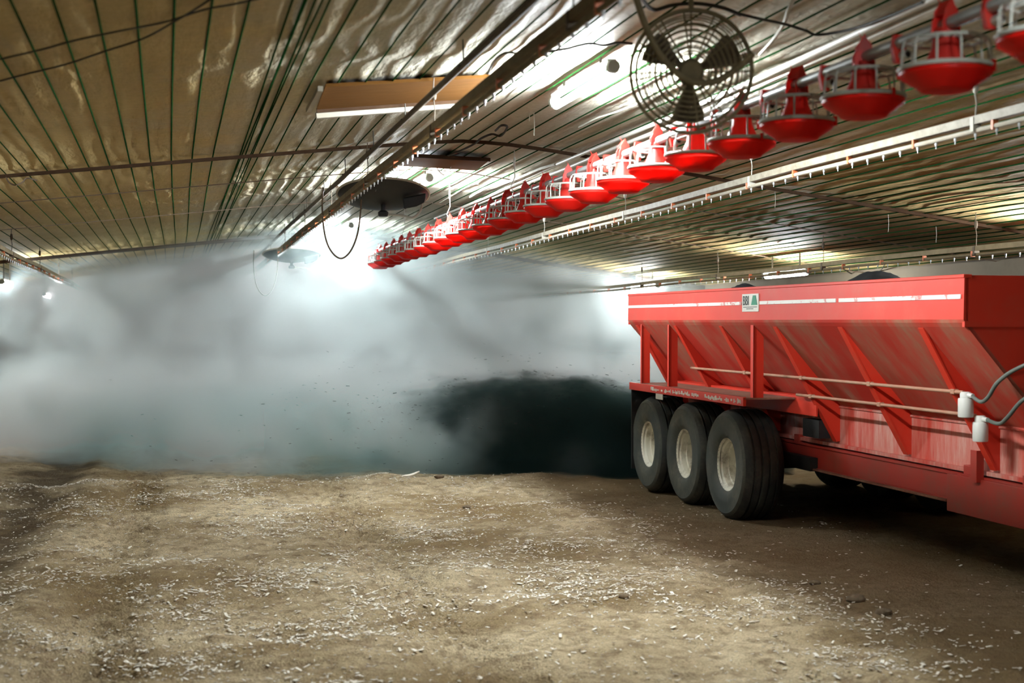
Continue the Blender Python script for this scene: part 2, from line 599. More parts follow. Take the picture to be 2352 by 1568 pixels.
# cross members under the tarp
trim = 0
for Y, w, h, m in ((11.45, 0.030, 0.026, 'timber'), (22.2, 0.06, 0.05, 'timber'), (13.6, 0.010, 0.008, 'cable_brown'),
                   (16.6, 0.010, 0.008, 'cable_brown')):
    trim += 1
    mb = MB()
    X = np.linspace(WL, WR, 60)
    P = [Vector((x, Y, ceil_z(x) - 0.012 - h / 2)) for x in X]
    for a, b in zip(P[:-1], P[1:]):
        mb.bar(a, b, w, h)
    tag(mb.build('trim_%d' % trim, M[m]), kind='structure')

# cords that carry the tarp, one by one
bundle = [0.50, 0.528, 0.556, 0.585, 0.618, 0.652]
X = math.floor(WL / CORD) * CORD + CORD
k = 0
while X < WR - 0.05:
    if not 0.47 < X < 0.68:
        mb = MB()
        z = ceil_z(X) - 0.006
        n = 16
        pts = [Vector((X + 0.02 * math.sin(1.7 * X + i * 0.9), YB + (YF - YB) * i / n, z + 0.006 * math.sin(i * 2.1 + X * 7))) for i in range(n + 1)]
        mb.tube(pts, 0.0056, 4)
        side = 'left' if X < RIDGE_X else 'right'
        tag(mb.build('ceiling_wire', M['cord_green']),
            'thin green support wire along the %s' % ('tarp ceiling left of the ridge lamps' if side == 'left' else 'ceiling slope above the red spreader'),
            'wire', 'green wires under the ceiling tarp, %s slope' % side)
    X += CORD
for X in bundle:
    mb = MB()
    z = ceil_z(X) - 0.008
    pts = [Vector((X + 0.012 * math.sin(X * 90 + i * 0.8), YB + (YF - YB) * i / 24, z)) for i in range(25)]
    mb.tube(pts, 0.0052, 4)
    tag(mb.build('ceiling_wire', M['cord_green']), 'green wire in the tight bundle of wires on the left ceiling slope', 'wire', 'bundled green wires')

# ------------------------------------------------------------------ lamps
def tube_lamp(X, Y, z, label, group=None, length=1.25, power='tube'):
    o = empty('tube_lamp', (X, Y, z), label, 'lamp', group)
    org = (X, Y, z)
    MB().prism([(-0.030 + X, z + 0.055), (0.030 + X, z + 0.055), (0.022 + X, z + 0.030), (-0.022 + X, z + 0.030)],
               Y - length / 2, Y + length / 2).build('housing', M['lamp_body'], o, org, bevel=0.006)
    b = MB()
    for s in (-1, 1):
        e = MB()
        e.lathe([(0.0, -0.03), (0.036, -0.028), (0.042, 0), (0.036, 0.028), (0, 0.03)], (X, Y + s * (length / 2 + 0.01), z + 0.005), 'y', 14)
        e.build('end_cap', M['lamp_cap'], o, org, smooth=40)
    b.lathe([(0.022, -length / 2 + 0.03), (0.022, length / 2 - 0.03)], (X, Y, z - 0.025), 'y', 8)
    b.build('tube', M[power], o, org, smooth=40)
    top = ceil_z(X) - z
    for s in (-1, 1):
        h = MB()
        h.box(X - 0.008, X + 0.008, Y + s * 0.4 - 0.008, Y + s * 0.4 + 0.008, z + 0.045, z + max(top, 0.06))
        h.build('bracket', M['steel'], o, org)
    return o


rz = ceil_z(RIDGE_X) - 0.09
for Y, lab in ((2.6, 'out-of-view ridge tube lamp added as front fill at the near end of the row'),  # near lamp continues the row, added out of view as weak front fill
               (8.35, 'glaring tube lamp on the ridge to the left of the cage fan'),
               (14.3, 'bright tube lamp on the ridge above the nearer black brooder'),
               (20.6, 'tube lamp glowing white in the dust behind the hanging hose loop'),
               (27.0, 'ridge tube lamp deep in the dust cloud')):
    tube_lamp(2.42, Y, rz, lab, 'ridge tube lamps', power='tube_half' if Y < 5 else 'tube_dusty' if Y > 18 else 'tube')
for Y, lab in ((10.4, 'tube lamp behind the front end of the red hopper'),
               (16.2, 'bright tube lamp seen just over the red hopper rim beside the dark heap'),
               (21.6, 'tube lamp in the haze over the rear corner of the hopper')):
    tube_lamp(7.30, Y, 2.47, lab, 'right row tube lamps', power='tube_weak')
for Y, lab in ((11.2, 'unseen left row tube lamp added to brighten the left ceiling'), (22.6, 'tube lamp glowing at the left edge of the dust'),  # first lamp is added out of view to brighten the left ceiling
               (29.5, 'small far tube lamp in the dust on the left')):
    tube_lamp(-2.45, Y, 2.48, lab, 'left row tube lamps', power='tube_weak' if 20 < Y < 25 else 'tube_faint')

# ------------------------------------------------------------------ drinker lines
def drinker(X, Z, y0, y1, label, rail, hangers, group='nipple drinker lines', nip0=None, nip_max=100):
    o = empty('drinker_line', (X, y0, Z), label, 'drinker line', group)
    org = (X, y0, Z)
    n = int((y1 - y0) / 3)
    rng_ = random.Random(int(X * 100))
    wob = lambda y: 0.006 * math.sin(y * 1.1 + X)
    def run(fn):
        return [(X, y0 + (y1 - y0) * i / (n * 2), Z + wob(y0 + (y1 - y0) * i / (n * 2))) for i in range(n * 2 + 1)]
    P = run(None)
    mb = MB()
    for a, b in zip(P[:-1], P[1:]):
        mb.bar((a[0], a[1], a[2] + 0.054), (b[0], b[1], b[2] + 0.054), 0.040, 0.044)
    mb.build('support_rail', M[rail], o, org)
    MB().tube([(p[0], p[1], p[2]) for p in P], 0.0135, 8).build('water_pipe', M['water_pipe' if rail == 'rail' else 'rail_dirty'], o, org, smooth=40)
    # nipples
    ys_ = np.arange(nip0 if nip0 is not None else y0 + 0.1, y1 - 0.05, 0.2)
    nb = MB()
    nb.lathe([(0.0, 0.0), (0.007, -0.002), (0.007, -0.016), (0.005, -0.020), (0.003, -0.022), (0.003, -0.034), (0, -0.035)], (0, 0, 0), 'z', 8)
    me = nb.mesh('nipple')
    me.materials.append(M['nipple'])
    first = True
    for i, y in enumerate(ys_[:nip_max]):
        q = bpy.data.objects.new('nipple', me)
        col.objects.link(q)
        q.parent = o
        q.location = (0, y - y0, wob(y) - 0.012)
    if len(ys_) > nip_max:
        rest = MB()
        for y in ys_[nip_max:]:
            rest.lathe([(0.0, 0.0), (0.009, -0.002), (0.009, -0.018), (0.0035, -0.024), (0.0035, -0.038)], (X, y, Z + wob(y) - 0.012), 'z', 6)
        tag(rest.build('nipples', M['nipple'], o, org), kind='stuff')
    # orange saddle clips
    cb = MB()
    cb.box(-0.016, 0.016, -0.010, 0.010, -0.016, 0.034)
    cm = cb.mesh('clip')
    cm.materials.append(M['clip_orange'])
    y = y0 + 0.33
    while y < min(y1, 24):
        q = bpy.data.objects.new('saddle_clip', cm)
        col.objects.link(q)
        q.parent = o
        q.location = (0, y - y0, wob(y))
        y += 0.81
    # hangers up to the ceiling
    for y in hangers:
        h = MB()
        zt = ceil_z(X) - 0.01
        zb = Z + wob(y) + 0.06
        L = zt - zb
        h.tube([(X, y, zb), (X + 0.006, y, zb + L * 0.35), (X - 0.004, y + 0.01, zb + L * 0.7), (X, y, zt)], 0.004, 5)
        h.lathe([(0, -0.04), (0.012, -0.03), (0.016, 0), (0.012, 0.03), (0, 0.04)], (X, y, zb + L * 0.66), 'z', 8)
        h.box(X - 0.024, X + 0.024, y - 0.016, y + 0.016, zb - 0.064, zb + 0.012)
        h.build('hanger', M['dark_pipe' if rail != 'rail' else 'rope_white'], o, org)
    return o


drinker(1.50, 2.905, 3.0, 32.0, 'dirty brown drinker line passing in front of the nearer black brooder', 'rail_dirty', [5.3, 8.32, 11.3, 14.0, 16.9, 20.0, 23.0], nip0=3.1, nip_max=100)
drinker(4.12, 2.81, 3.0, 30.0, 'pale dusty drinker line running between the red feeder pans and the hopper', 'rail', [6.75, 9.75, 12.75, 15.75, 18.75], nip0=3.15, nip_max=100)
drinker(6.69, 2.41, 5.0, 28.0, 'drinker line hanging just above the top rim of the red hopper', 'rail_dirty', [7.9, 10.95, 13.9, 16.9, 19.9], nip0=5.1, nip_max=100)
drinker(-1.75, 2.565, 9.0, 34.0, 'drinker line at the far left edge fading into the dust', 'rail_dirty', [13.6, 16.6, 20.0, 23.2, 26.2], nip0=9.1, nip_max=100)

# dark winch pipe hung beside the first drinker line
o = empty('winch_pipe', (1.45, 3.0, 3.115), 'dark brown pipe hung above the left of the drinker line that crosses the brooder', 'pipe')
MB().tube([(1.45, 3.0 + i * 2, 3.115 + 0.006 * math.sin(i)) for i in range(14)], 0.019, 8).build('pipe', M['dark_pipe'], o, (1.45, 3.0, 3.115), smooth=40)
for y in (5.6, 7.2, 9.1, 10.6, 12.4, 14.2, 16.1, 18.0):
    s = MB()
    s.tube([(1.45, y, 3.12), (1.455, y + 0.01, 3.16), (1.45, y, ceil_z(1.45) - 0.005)], 0.004, 5)
    s.ring((1.45, y, 3.115), 0.024, 0.005, 'z', 12, 5)
    s.build('strap', M['cable_black'], o, (1.45, 3.0, 3.115))

# ------------------------------------------------------------------ feeder line
FX, PIPE_Z = 2.80, 2.885
o = empty('feed_tube', (FX, 2.6, PIPE_Z), 'long grey auger tube that carries the red feeder pans', 'feeder tube')
org = (FX, 2.6, PIPE_Z)
MB().tube([(FX, 2.6 + i * 1.2, PIPE_Z + 0.004 * math.sin(i)) for i in range(20)], 0.0235, 12).build('tube', M['galv_tube'], o, org, smooth=40)
PAN0, PSP = 4.79, 0.652
br = MB()
br.prism([(-0.020, 0.036), (0.020, 0.036), (0.030, -0.015), (0.016, -0.075), (-0.016, -0.075), (-0.030, -0.015)], -0.012, 0.012)
brm = br.mesh('bracket')
brm.materials.append(M['hood_red'])
st = MB()
st.lathe([(0.0, 0.05), (0.018, 0.05), (0.018, -0.055), (0.013, -0.055), (0.013, -0.03), (0.0, -0.03)], (0.012, 0, -0.048), 'y', 12)
stm = st.mesh('stub')
stm.materials.append(M['grill_grey'])
hl = MB()
hl.lathe([(0.0, -0.052), (0.0125, -0.052)], (0.012, 0, -0.048), 'y', 12)
hl.lathe([(0.0, -0.034), (0.0125, -0.034), (0.0125, -0.052)], (0.012, 0, -0.048), 'y', 12)
hlm = hl.mesh('shade_disc')
hlm.materials.append(M['black'])  # black disc painted in for the shade inside the open stub
for n in range(-2, 25):
    y = PAN0 + PSP * (n + 0.55)
    b = bpy.data.objects.new('bracket', brm)
    col.objects.link(b)
    b.parent = o
    b.location = (0, y - 2.6, 0)
    s = bpy.data.objects.new('stub', stm)
    col.objects.link(s)
    s.parent = b
    p = bpy.data.objects.new('dark_mouth', hlm)
    col.objects.link(p)
    p.parent = b
for y in (7.1, 11.7, 14.6, 17.6):
    h = MB()
    zt = ceil_z(FX) - 0.01
    h.tube([(FX, y, PIPE_Z + 0.03), (FX - 0.03, y, PIPE_Z + 0.09), (FX + 0.004, y, PIPE_Z + 0.17), (FX, y, zt)], 0.004, 5)
    h.ring((FX, y, PIPE_Z), 0.028, 0.005, 'z', 12, 5)
    h.lathe([(0, -0.05), (0.010, -0.04), (0.010, 0.04), (0, 0.05)], (FX, y, zt - 0.12), 'z', 8)
    h.build('hanger', M['conduit'], o, org)

# one pan with its parts; local origin at the rim centre
PZ = 2.71
pan0 = empty('feeder_pan', (FX, PAN0 - PSP, PZ), 'x', 'feeder pan', 'red feeder pans on the auger tube')
R = 0.170
MB().lathe([(R - 0.012, 0.0), (R, -0.002), (R, -0.015), (R - 0.009, -0.027), (R - 0.066, -0.064), (R - 0.074, -0.074), (R - 0.082, -0.077),
            (0, -0.073), (0, -0.066), (R - 0.09, -0.068), (R - 0.074, -0.058), (R - 0.02, -0.023), (R - 0.012, -0.010)], (0, 0, 0), 'z', 40, cap=False).build('pan', M['pan_red'], pan0, smooth=35)
g = MB()
g.lathe([(R - 0.006, 0.0), (R + 0.006, 0.001), (R + 0.008, 0.009), (R + 0.002, 0.016), (R - 0.012, 0.016), (R - 0.012, 0.0)], (0, 0, 0), 'z', 40, cap=False)
g.ring((0, 0, 0.112), 0.146, 0.006, 'z', 32, 6)
for k in range(12):
    a = 2 * PI * (k + 0.3) / 12
    c, s = math.cos(a), math.sin(a)
    g.tube([(c * (R - 0.004), s * (R - 0.004), 0.01), (c * (R - 0.008), s * (R - 0.008), 0.088), (c * (R - 0.015), s * (R - 0.015), 0.105), (c * 0.146, s * 0.146, 0.112),
            (c * 0.048, s * 0.048, 0.124)], 0.0042, 5)
g.ring((0, 0, 0.124), 0.050, 0.006, 'z', 24, 6)
g.build('grill', M['grill_grey'], pan0, smooth=40)
hd = MB()
hd.lathe([(0.098, -0.06), (0.092, -0.01), (0.066, 0.055), (0.052, 0.085), (0.048, 0.125), (0.046, 0.13), (0.0, 0.132)], (0, 0, 0), 'z', 20)
hd.build('cone', M['hood_red'], pan0, smooth=35)
# saddle: two cheeks rising past the tube to a peaked top
sd = MB()
sd.lathe([(0.046, 0.125), (0.043, 0.150), (0.040, 0.158), (0, 0.158)], (0, 0, 0), 'z', 16)
sd.prism([(-0.044, 0.125), (0.044, 0.125), (0.040, 0.185), (0.030, 0.205), (0.030, 0.222), (0.0, 0.262), (-0.030, 0.222), (-0.030, 0.205), (-0.040, 0.185)], -0.034, -0.026)
sd.prism([(-0.044, 0.125), (0.044, 0.125), (0.040, 0.185), (0.030, 0.205), (0.030, 0.222), (0.0, 0.262), (-0.030, 0.222), (-0.030, 0.205), (-0.040, 0.185)], 0.026, 0.034)
sd.prism([(-0.031, 0.203), (0.031, 0.203), (0.0, 0.262)], -0.034, 0.034)
sd.box(-0.006, 0.006, -0.03, 0.03, 0.24, 0.29) if False else None
sd.build('saddle', M['hood_red'], pan0, bevel=0.003)
lg = MB()
for a in (2.2, 5.3, 0.4):
    lg.box(math.cos(a) * (R + 0.004) - 0.007, math.cos(a) * (R + 0.004) + 0.007, math.sin(a) * (R + 0.004) - 0.007, math.sin(a) * (R + 0.004) + 0.007, -0.018, 0.024)
lg.build('rim_clip', M['pan_red'], pan0)
ordin = ['first', 'second', 'third', 'fourth', 'fifth', 'sixth', 'seventh', 'eighth', 'ninth', 'tenth', 'eleventh', 'twelfth', 'thirteenth', 'fourteenth',
         'fifteenth', 'sixteenth', 'seventeenth', 'eighteenth', 'nineteenth', 'twentieth', 'twenty-first', 'twenty-second', 'twenty-third', 'twenty-fourth', 'twenty-fifth', 'twenty-sixth']
special = {0: 'red feeder pan cut off by the right edge of the photo, first of the row',
           1: 'largest whole red feeder pan, second of the row from the top right corner',
           2: 'third red feeder pan of the row, directly above a white drinker hanger',
           4: 'fifth red feeder pan of the row, right next to the cage fan',
           5: 'sixth red feeder pan of the row, just below the cage fan rim'}
for n in range(25):
    p = pan0 if n == 0 else copy_tree(pan0)
    p.location = (FX, PAN0 + PSP * (n - 1), PZ + 0.006 * math.sin(n * 1.3))
    p.rotation_euler = (0, 0, 0.4 * math.sin(n * 2.7))
    p['label'] = special.get(n, '%s red feeder pan of the row, counted from the top right corner' % ordin[n])

# ------------------------------------------------------------------ spreader trailer
TC = Vector((6.30, 13.7, 0.0))
tr = empty('spreader_trailer', TC, 'red three-axle litter spreader trailer with a white stripe, on the right', 'trailer', rot=(0.008, 0, 0))
YR, YFr = 15.61, 8.47
XS, XB, ZT, ZB, ZS, ZL = 5.08, 5.72, 2.163, 1.84, 1.12, 0.778
mir = lambda x: 2 * TC.x - x


def side(poly):
    return [(mir(x), z) for x, z in poly]


T = 0.02
for s, nm in ((0, 'side_panel'), (1, 'side_panel')):
    mb = MB()
    f = (lambda q: q) if s == 0 else side
    mb.prism(f([(XS, ZT), (XS + 0.03, ZT), (XS + 0.03, ZB + 0.01), (XS + 0.03, ZB), (XS - 0.005, ZB + 0.03)]), YFr, YR)
    p = mb.build('side_panel', M['red_paint'], tr, TC)
    rimb = MB()
    rimb.prism(f([(XS - 0.008, ZT + 0.006), (XS + 0.055, ZT + 0.006), (XS + 0.055, ZT - 0.018), (XS - 0.008, ZT - 0.018)]), YFr - 0.005, YR + 0.005)
    rimb.build('top_rim', M['red_paint'], tr, TC, bevel=0.004)
    # the curved bend where the side turns in, then the sloped sheet
    bp = [(XS - 0.005, ZB + 0.03), (XS + 0.002, ZB + 0.008), (XS + 0.022, ZB - 0.02), (XB, ZS)]
    inn = [(XB + 0.02, ZS + 0.012), (XS + 0.05, ZB - 0.012), (XS + 0.03, ZB + 0.03)]
    mb = MB()
    mb.prism(f(bp + inn), YFr, YR)
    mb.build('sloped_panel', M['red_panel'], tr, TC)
    mb = MB()
    mb.prism(f([(XB, ZS), (XB + 0.02, ZS + 0.012), (XB + 0.02, ZL), (XB, ZL)]), YFr, YR)
    mb.prism(f([(XB - 0.015, ZS - 0.012), (XB + 0.01, ZS + 0.004), (XB + 0.01, ZS - 0.02), (XB - 0.012, ZS - 0.022)]), YFr, YR)
    mb.prism(f([(XB - 0.035, ZL), (XB + 0.02, ZL), (XB + 0.02, ZL - 0.03), (XB - 0.035, ZL - 0.03)]), YFr, YR)
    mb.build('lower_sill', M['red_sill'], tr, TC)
    for y in (15.36, 14.10, 12.82, 11.55, 10.30, 9.05):
        mb = MB()
        poly = [(XS + 0.055, ZB - 0.055), (XS + 0.035, ZB - 0.02), (XB + 0.012, ZS + 0.0), (XB + 0.012, ZL + 0.02), (XB - 0.05, ZL + 0.02)]
        poly = [(XS + 0.030, ZB - 0.028), (XB + 0.012, ZS), (XB + 0.012, ZL + 0.02), (XB - 0.030, ZL + 0.02)]
        mb.prism(f(poly), y, y + 0.012)
        a, b = Vector((poly[0][0], y + 0.03, poly[0][1])), Vector((poly[3][0], y + 0.03, poly[3][1]))
        if s:
            a.x, b.x = mir(a.x), mir(b.x)
        mb.bar(a, b, 0.075, 0.012, up=(-1 if s == 0 else 1, 0, 0.55))
        mb.build('rib', M['red_paint'], tr, TC)
    fb = MB()
    fb.prism(f([(5.66, 0.51), (5.74, 0.51), (5.74, 0.525), (5.71, 0.53), (5.71, 0.715), (5.74, 0.72), (5.74, 0.733), (5.66, 0.733), (5.66, 0.715), (5.675, 0.71), (5.675, 0.53), (5.66, 0.525)]), 7.2, 15.3)
    fb.build('frame_rail', M['red_frame'], tr, TC)
    # blocks between frame and sill
    for y in (15.0, 12.3, 9.35, 8.6):
        MB().prism(f([(5.67, 0.73), (5.74, 0.73), (5.74, 0.80), (5.67, 0.80)]), y, y + 0.10).build('spacer', M['red_frame'], tr, TC, bevel=0.004)

# dusty ledge along the foot of the near rail
MB().box(5.625, 5.66, 9.62, 13.0, 0.508, 0.524).build('ledge', M['rusty_deck'], tr, TC)
# tongue plate that doubles the rail at the front
MB().box(5.635, 5.66, 7.2, 9.62, 0.44, 0.72).build('tongue_plate', M['red_frame'], tr, TC, bevel=0.004)
# upright bracket on the rail
mb = MB()
mb.box(5.60, 5.66, 9.16, 9.17, 0.70, 0.93).box(5.60, 5.612, 9.17, 9.24, 0.70, 0.93)
mb.build('upright', M['red_frame'], tr, TC)

# end panels
for y, nm in ((YFr, 'front_panel'), (YR - 0.02, 'rear_panel')):
    mb = MB()
    mb.prism([(XS + 0.01, ZT), (mir(XS) - 0.01, ZT), (mir(XS) - 0.01, ZB), (mir(XB), ZS), (mir(XB), ZL), (XB, ZL), (XB, ZS), (XS + 0.01, ZB)], y, y + 0.02)
    mb.box(XS, mir(XS), y - 0.006, y + 0.024, ZB - 0.02, ZB + 0.02)
    mb.build(nm, M['red_paint'], tr, TC)
# floor chain of the hopper
MB().box(XB + 0.02, mir(XB) - 0.02, YFr, YR + 0.25, ZL - 0.06, ZL - 0.01).build('conveyor_bed', M['black'], tr, TC)

# white stripe with its gap and the sign plate
st_ = MB()
for y0, y1 in ((8.50, 10.28), (10.335, 11.83), (12.25, 15.59)):
    st_.box(XS - 0.009, XS - 0.002, y0, y1, 2.007, 2.037)
st_.build('stripe', M['white_stripe'], tr, TC)
sg = MB().box(XS - 0.012, XS - 0.003, 11.85, 12.22, 1.945, 2.105).build('sign', M['sign_white'], tr, TC)


def text_mesh(body, size, sx, mat, parent, pos, name='lettering'):
    """flat lettering on a face that looks towards -X"""
    cu = bpy.data.curves.new(name, 'FONT')
    cu.body = body
    cu.size = size
    cu.extrude = 0.0015
    cu.offset = size * 0.004
    tmp = bpy.data.objects.new(name, cu)
    col.objects.link(tmp)
    dg = bpy.context.evaluated_depsgraph_get()
    me = bpy.data.meshes.new_from_object(tmp.evaluated_get(dg))
    bpy.data.objects.remove(tmp)
    for v in me.vertices:
        x, y, z = v.co
        v.co = Vector((-z, -x * sx, y)) + Vector(pos) - TC
    me.materials.append(mat)
    o = bpy.data.objects.new(name, me)
    col.objects.link(o)
    o.parent = parent
    return o


text_mesh('BBI', 0.122, 0.86, M['ink_black'], sg, (XS - 0.0135, 12.203, 2.004))
MB().prism([(12.005, 2.004), (11.868, 2.004), (11.905, 2.090), (11.968, 2.090)], XS - 0.0150, XS - 0.012, 'yz').build('logo', M['ink_green'], sg, TC)
mb = MB()
for zz, a, b in ((1.986, 11.88, 12.19), (1.970, 11.96, 12.12)):
    y = a
    while y < b:
        w = random.uniform(0.012, 0.03)
        mb.box(XS - 0.0140, XS - 0.012, y, min(y + w, b), zz - 0.003, zz + 0.003)
        y += w + 0.008
mb.build('small_print', M['ink_black'], sg, TC)

# fender platform over the wheels and the posts up to the hopper
for s in (0, 1):
    f = (lambda q: q) if s == 0 else side
    mb = MB()
    mb.prism(f([(5.00, 1.165), (5.495, 1.165), (5.495, 1.150), (5.00, 1.150)]), 12.0, 15.30)
    mb.build('fender_deck', M['rusty_deck'], tr, TC)
    mb = MB()
    mb.prism(f([(4.99, 1.172), (5.02, 1.172), (5.02, 1.09), (4.99, 1.09)]), 12.0, 15.30)
    mb.build('fender_skirt', M['red_frame'] if s else M['red_paint'], tr, TC, bevel=0.004)
    mb = MB()
    mb.prism(f([(5.50, 1.185), (5.70, 1.185), (5.70, 1.165), (5.515, 1.165), (5.515, 1.02), (5.50, 1.02)]), 11.57, 15.30)
    mb.build('fender_beam', M['red_paint'], tr, TC)
    for y, w in ((15.18, 0.05), (14.28, 0.055), (12.02, 0.075)):
        mb = MB()
        mb.prism(f([(5.10, ZB + 0.0), (5.125, ZB), (5.125, 1.165), (5.10, 1.165)]), y, y + w)
        mb.prism(f([(5.10, ZB - 0.005), (5.195, ZB - 0.005), (5.195, 1.165), (5.10, 1.165)]), y, y + 0.012)
        mb.build('post', M['red_paint'], tr, TC)
    fl_ = MB()
    fl_.prism(f([(5.01, 1.10), (5.62, 1.10), (5.62, 0.20), (5.01, 0.20)]), 15.27, 15.285)
    fl_.build('mud_flap', M['black'], tr, TC)
# worn white lettering on the fender skirt, no longer readable
mb = MB()
y = 14.55
rr = random.Random(5)
while y > 12.06:
    w = rr.uniform(0.008, 0.05)
    if rr.random() < 0.82:
        h0, h1 = rr.uniform(0, 0.018), rr.uniform(0.026, 0.050)
        mb.box(4.9875, 4.992, y - w, y, 1.106 + h0, 1.106 + h1)
    y -= w + rr.uniform(0.003, 0.014)
mb.build('worn_lettering', M['sign_white'], tr, TC)

MB().box(4.995, 5.0, 14.20, 14.28, 1.035, 1.075).box(4.995, 5.0, 14.32, 14.40, 1.035, 1.075).box(4.996, 5.002, 14.19, 14.41, 1.03, 1.10).build('reflector', M['sign_white'], tr, TC)
# hydraulic rods clipped along the ribs, with filters and hoses
MB().tube([(5.355, 14.30, 1.362), (5.355, 11.6, 1.362), (5.355, 8.93, 1.362)], 0.0135, 10).build('rod', M['rod_steel'], tr, TC, smooth=40)
MB().tube([(5.445, 11.85, 1.199), (5.445, 10.5, 1.199), (5.445, 8.92, 1.199)], 0.0135, 10).build('rod', M['rod_steel'], tr, TC, smooth=40)
for y, x, z in [(y, 5.359, 1.3625) for y in (12.82, 11.55, 10.30, 9.05)] + [(y, 5.449, 1.1995) for y in (11.55, 10.30, 9.05)]:
    MB().box(x - 0.021, x + 0.021, y - 0.02, y + 0.03, z - 0.0175, z + 0.0175).build('rod_clip', M['rod_steel'], tr, TC, bevel=0.004)
for (fx, fy, z1, z0) in ((5.355, 8.90, 1.352, 1.192), (5.445, 8.86, 1.188, 1.025)):
    fo = MB().lathe([(0.0, z0), (0.050, z0), (0.053, z0 + 0.008), (0.053, z1 - 0.035), (0.048, z1 - 0.028), (0, z1 - 0.026)], (fx, fy, 0), 'z', 20).build('filter', M['filter_white'], tr, TC, smooth=40)
    hb = MB()
    hb.lathe([(0.0, z1 - 0.03), (0.040, z1 - 0.03), (0.040, z1 + 0.004), (0.030, z1 + 0.016), (0, z1 + 0.016)], (fx, fy, 0), 'z', 12)
    hb.tube([(fx, fy, z1 - 0.005), (fx, fy - 0.09, z1 - 0.008)], 0.017, 8)
    hb.build('filter_head', M['filter_white'], fo, TC, smooth=40)
pz = 0.045
MB().tube(smooth_path([(5.355, 8.83, 1.345), (5.35, 8.70, 1.31), (5.345, 8.60, 1.35), (5.35, 8.50, 1.45), (5.39, 8.36, 1.54), (5.48, 8.22, 1.60), (5.7, 8.0, 1.64), (6.0, 7.95, 1.56), (6.15, 8.15, 1.42), (6.18, 8.46, 1.36)]), 0.014, 8).build('hose', M['hose_grey'], tr, TC, smooth=60)
MB().tube(smooth_path([(5.445, 8.79, 1.180), (5.44, 8.62, 1.165), (5.43, 8.50, 1.22), (5.45, 8.36, 1.34), (5.52, 8.22, 1.41), (5.7, 8.0, 1.45), (5.95, 7.97, 1.38), (6.08, 8.15, 1.25), (6.10, 8.46, 1.20)]), 0.014, 8).build('hose', M['hose_grey'], tr, TC, smooth=60)

# running gear
RT, WT = 0.525, 0.42


def tyre_profile():
    P = []
    w = WT / 2
    P += [(0.245, -w * 0.80), (0.262, -w * 0.86), (0.30, -w * 0.97), (0.37, -w * 1.0), (0.44, -w * 0.965), (0.455, -w * 0.975), (0.462, -w * 0.955), (0.485, -w * 0.88), (0.508, -w * 0.72)]
    tread = []
    for c in (-0.42, -0.14, 0.14, 0.42):
        tread += [(RT - 0.012 * abs(c) - 0.001, w * (c * 1.25 - 0.055)), (RT - 0.022, w * (c * 1.25 - 0.040)), (RT - 0.022, w * (c * 1.25 + 0.040)), (RT - 0.012 * abs(c) - 0.001, w * (c * 1.25 + 0.055))]
    P += tread
    P += [(0.508, w * 0.72), (0.485, w * 0.88), (0.462, w * 0.955), (0.455, w * 0.975), (0.44, w * 0.965), (0.37, w * 1.0), (0.30, w * 0.97), (0.262, w * 0.86), (0.245, w * 0.80)]
    return P


def wheel(xc, yc, out):
    c = (xc, yc, RT - 0.015)
    k = NT('x') if False else None
    t = MB().lathe(tyre_profile() + [(0.245, -WT / 2 * 0.80)], c, 'x', 72, cap=False).build('tyre', M['rubber_side'], tr, TC, smooth=28)
    t.data.materials.append(M['rubber'])
    cen = Vector(c) - TC
    for p in t.data.polygons:
        q = Vector(p.center) - cen
        if math.hypot(q.y, q.z) > 0.478:
            p.material_index = 1
    w = WT / 2
    s = 1 if out > 0 else -1
    h = lambda a: s * a
    prof = [(0.222, h(w * 0.80)), (0.250, h(w * 0.82)), (0.252, h(w * 0.76)), (0.236, h(w * 0.70)), (0.215, h(w * 0.62)), (0.206, h(w * 0.40)), (0.192, h(w * 0.36)), (0.186, h(w * 0.05)),
            (0.165, h(w * -0.05)), (0.11, h(w * 0.02)), (0.085, h(w * 0.10)), (0.06, h(w * 0.10)), (0.058, h(w * 0.30)), (0.0, h(w * 0.32))]
    prof[0] = (0.232, h(w * 0.74))
    r = MB().lathe(prof, c, 'x', 40, cap=False).build('rim', M['rim_cream'], t, TC, smooth=35)
    lb = MB()
    for k in range(6):
        a = 2 * PI * k / 6 + 0.3
        lb.lathe([(0.012, h(w * 0.0)), (0.012, h(w * 0.15)), (0, h(w * 0.15))], (xc, yc + 0.085 * math.cos(a) * 1.25, RT - 0.015 + 0.085 * math.sin(a) * 1.25), 'x', 6)
    lb.build('lug_nuts', M['rim_cream'], t, TC)


for y in (12.56, 13.70, 14.84):
    wheel(5.235, y, -1)
    wheel(mir(5.235), y, 1)
    MB().tube([(5.235, y, RT - 0.015), (mir(5.235), y, RT - 0.015)], 0.05, 10).build('axle', M['black'], tr, TC, smooth=40)
mb = MB()
for f in (lambda q: q, side):
    mb.prism(f([(5.60, 0.50), (5.70, 0.50), (5.70, 0.62), (5.60, 0.62)]), 11.9, 15.2)
    mb.prism(f([(5.55, 0.82), (5.66, 0.82), (5.66, 0.98), (5.55, 0.98)]), 11.62, 11.95)
mb.build('suspension', M['black'], tr, TC)
# spinner deck at the rear
mb = MB()
mb.box(5.6, 7.0, 15.3, 16.0, 0.62, 0.66)
for x in (5.95, 6.65):
    mb.lathe([(0, 0.70), (0.30, 0.70), (0.30, 0.685), (0.04, 0.68), (0.04, 0.64), (0, 0.64)], (x, 15.85, 0), 'z', 24)
mb.build('spinner_deck', M['black'], tr, TC)

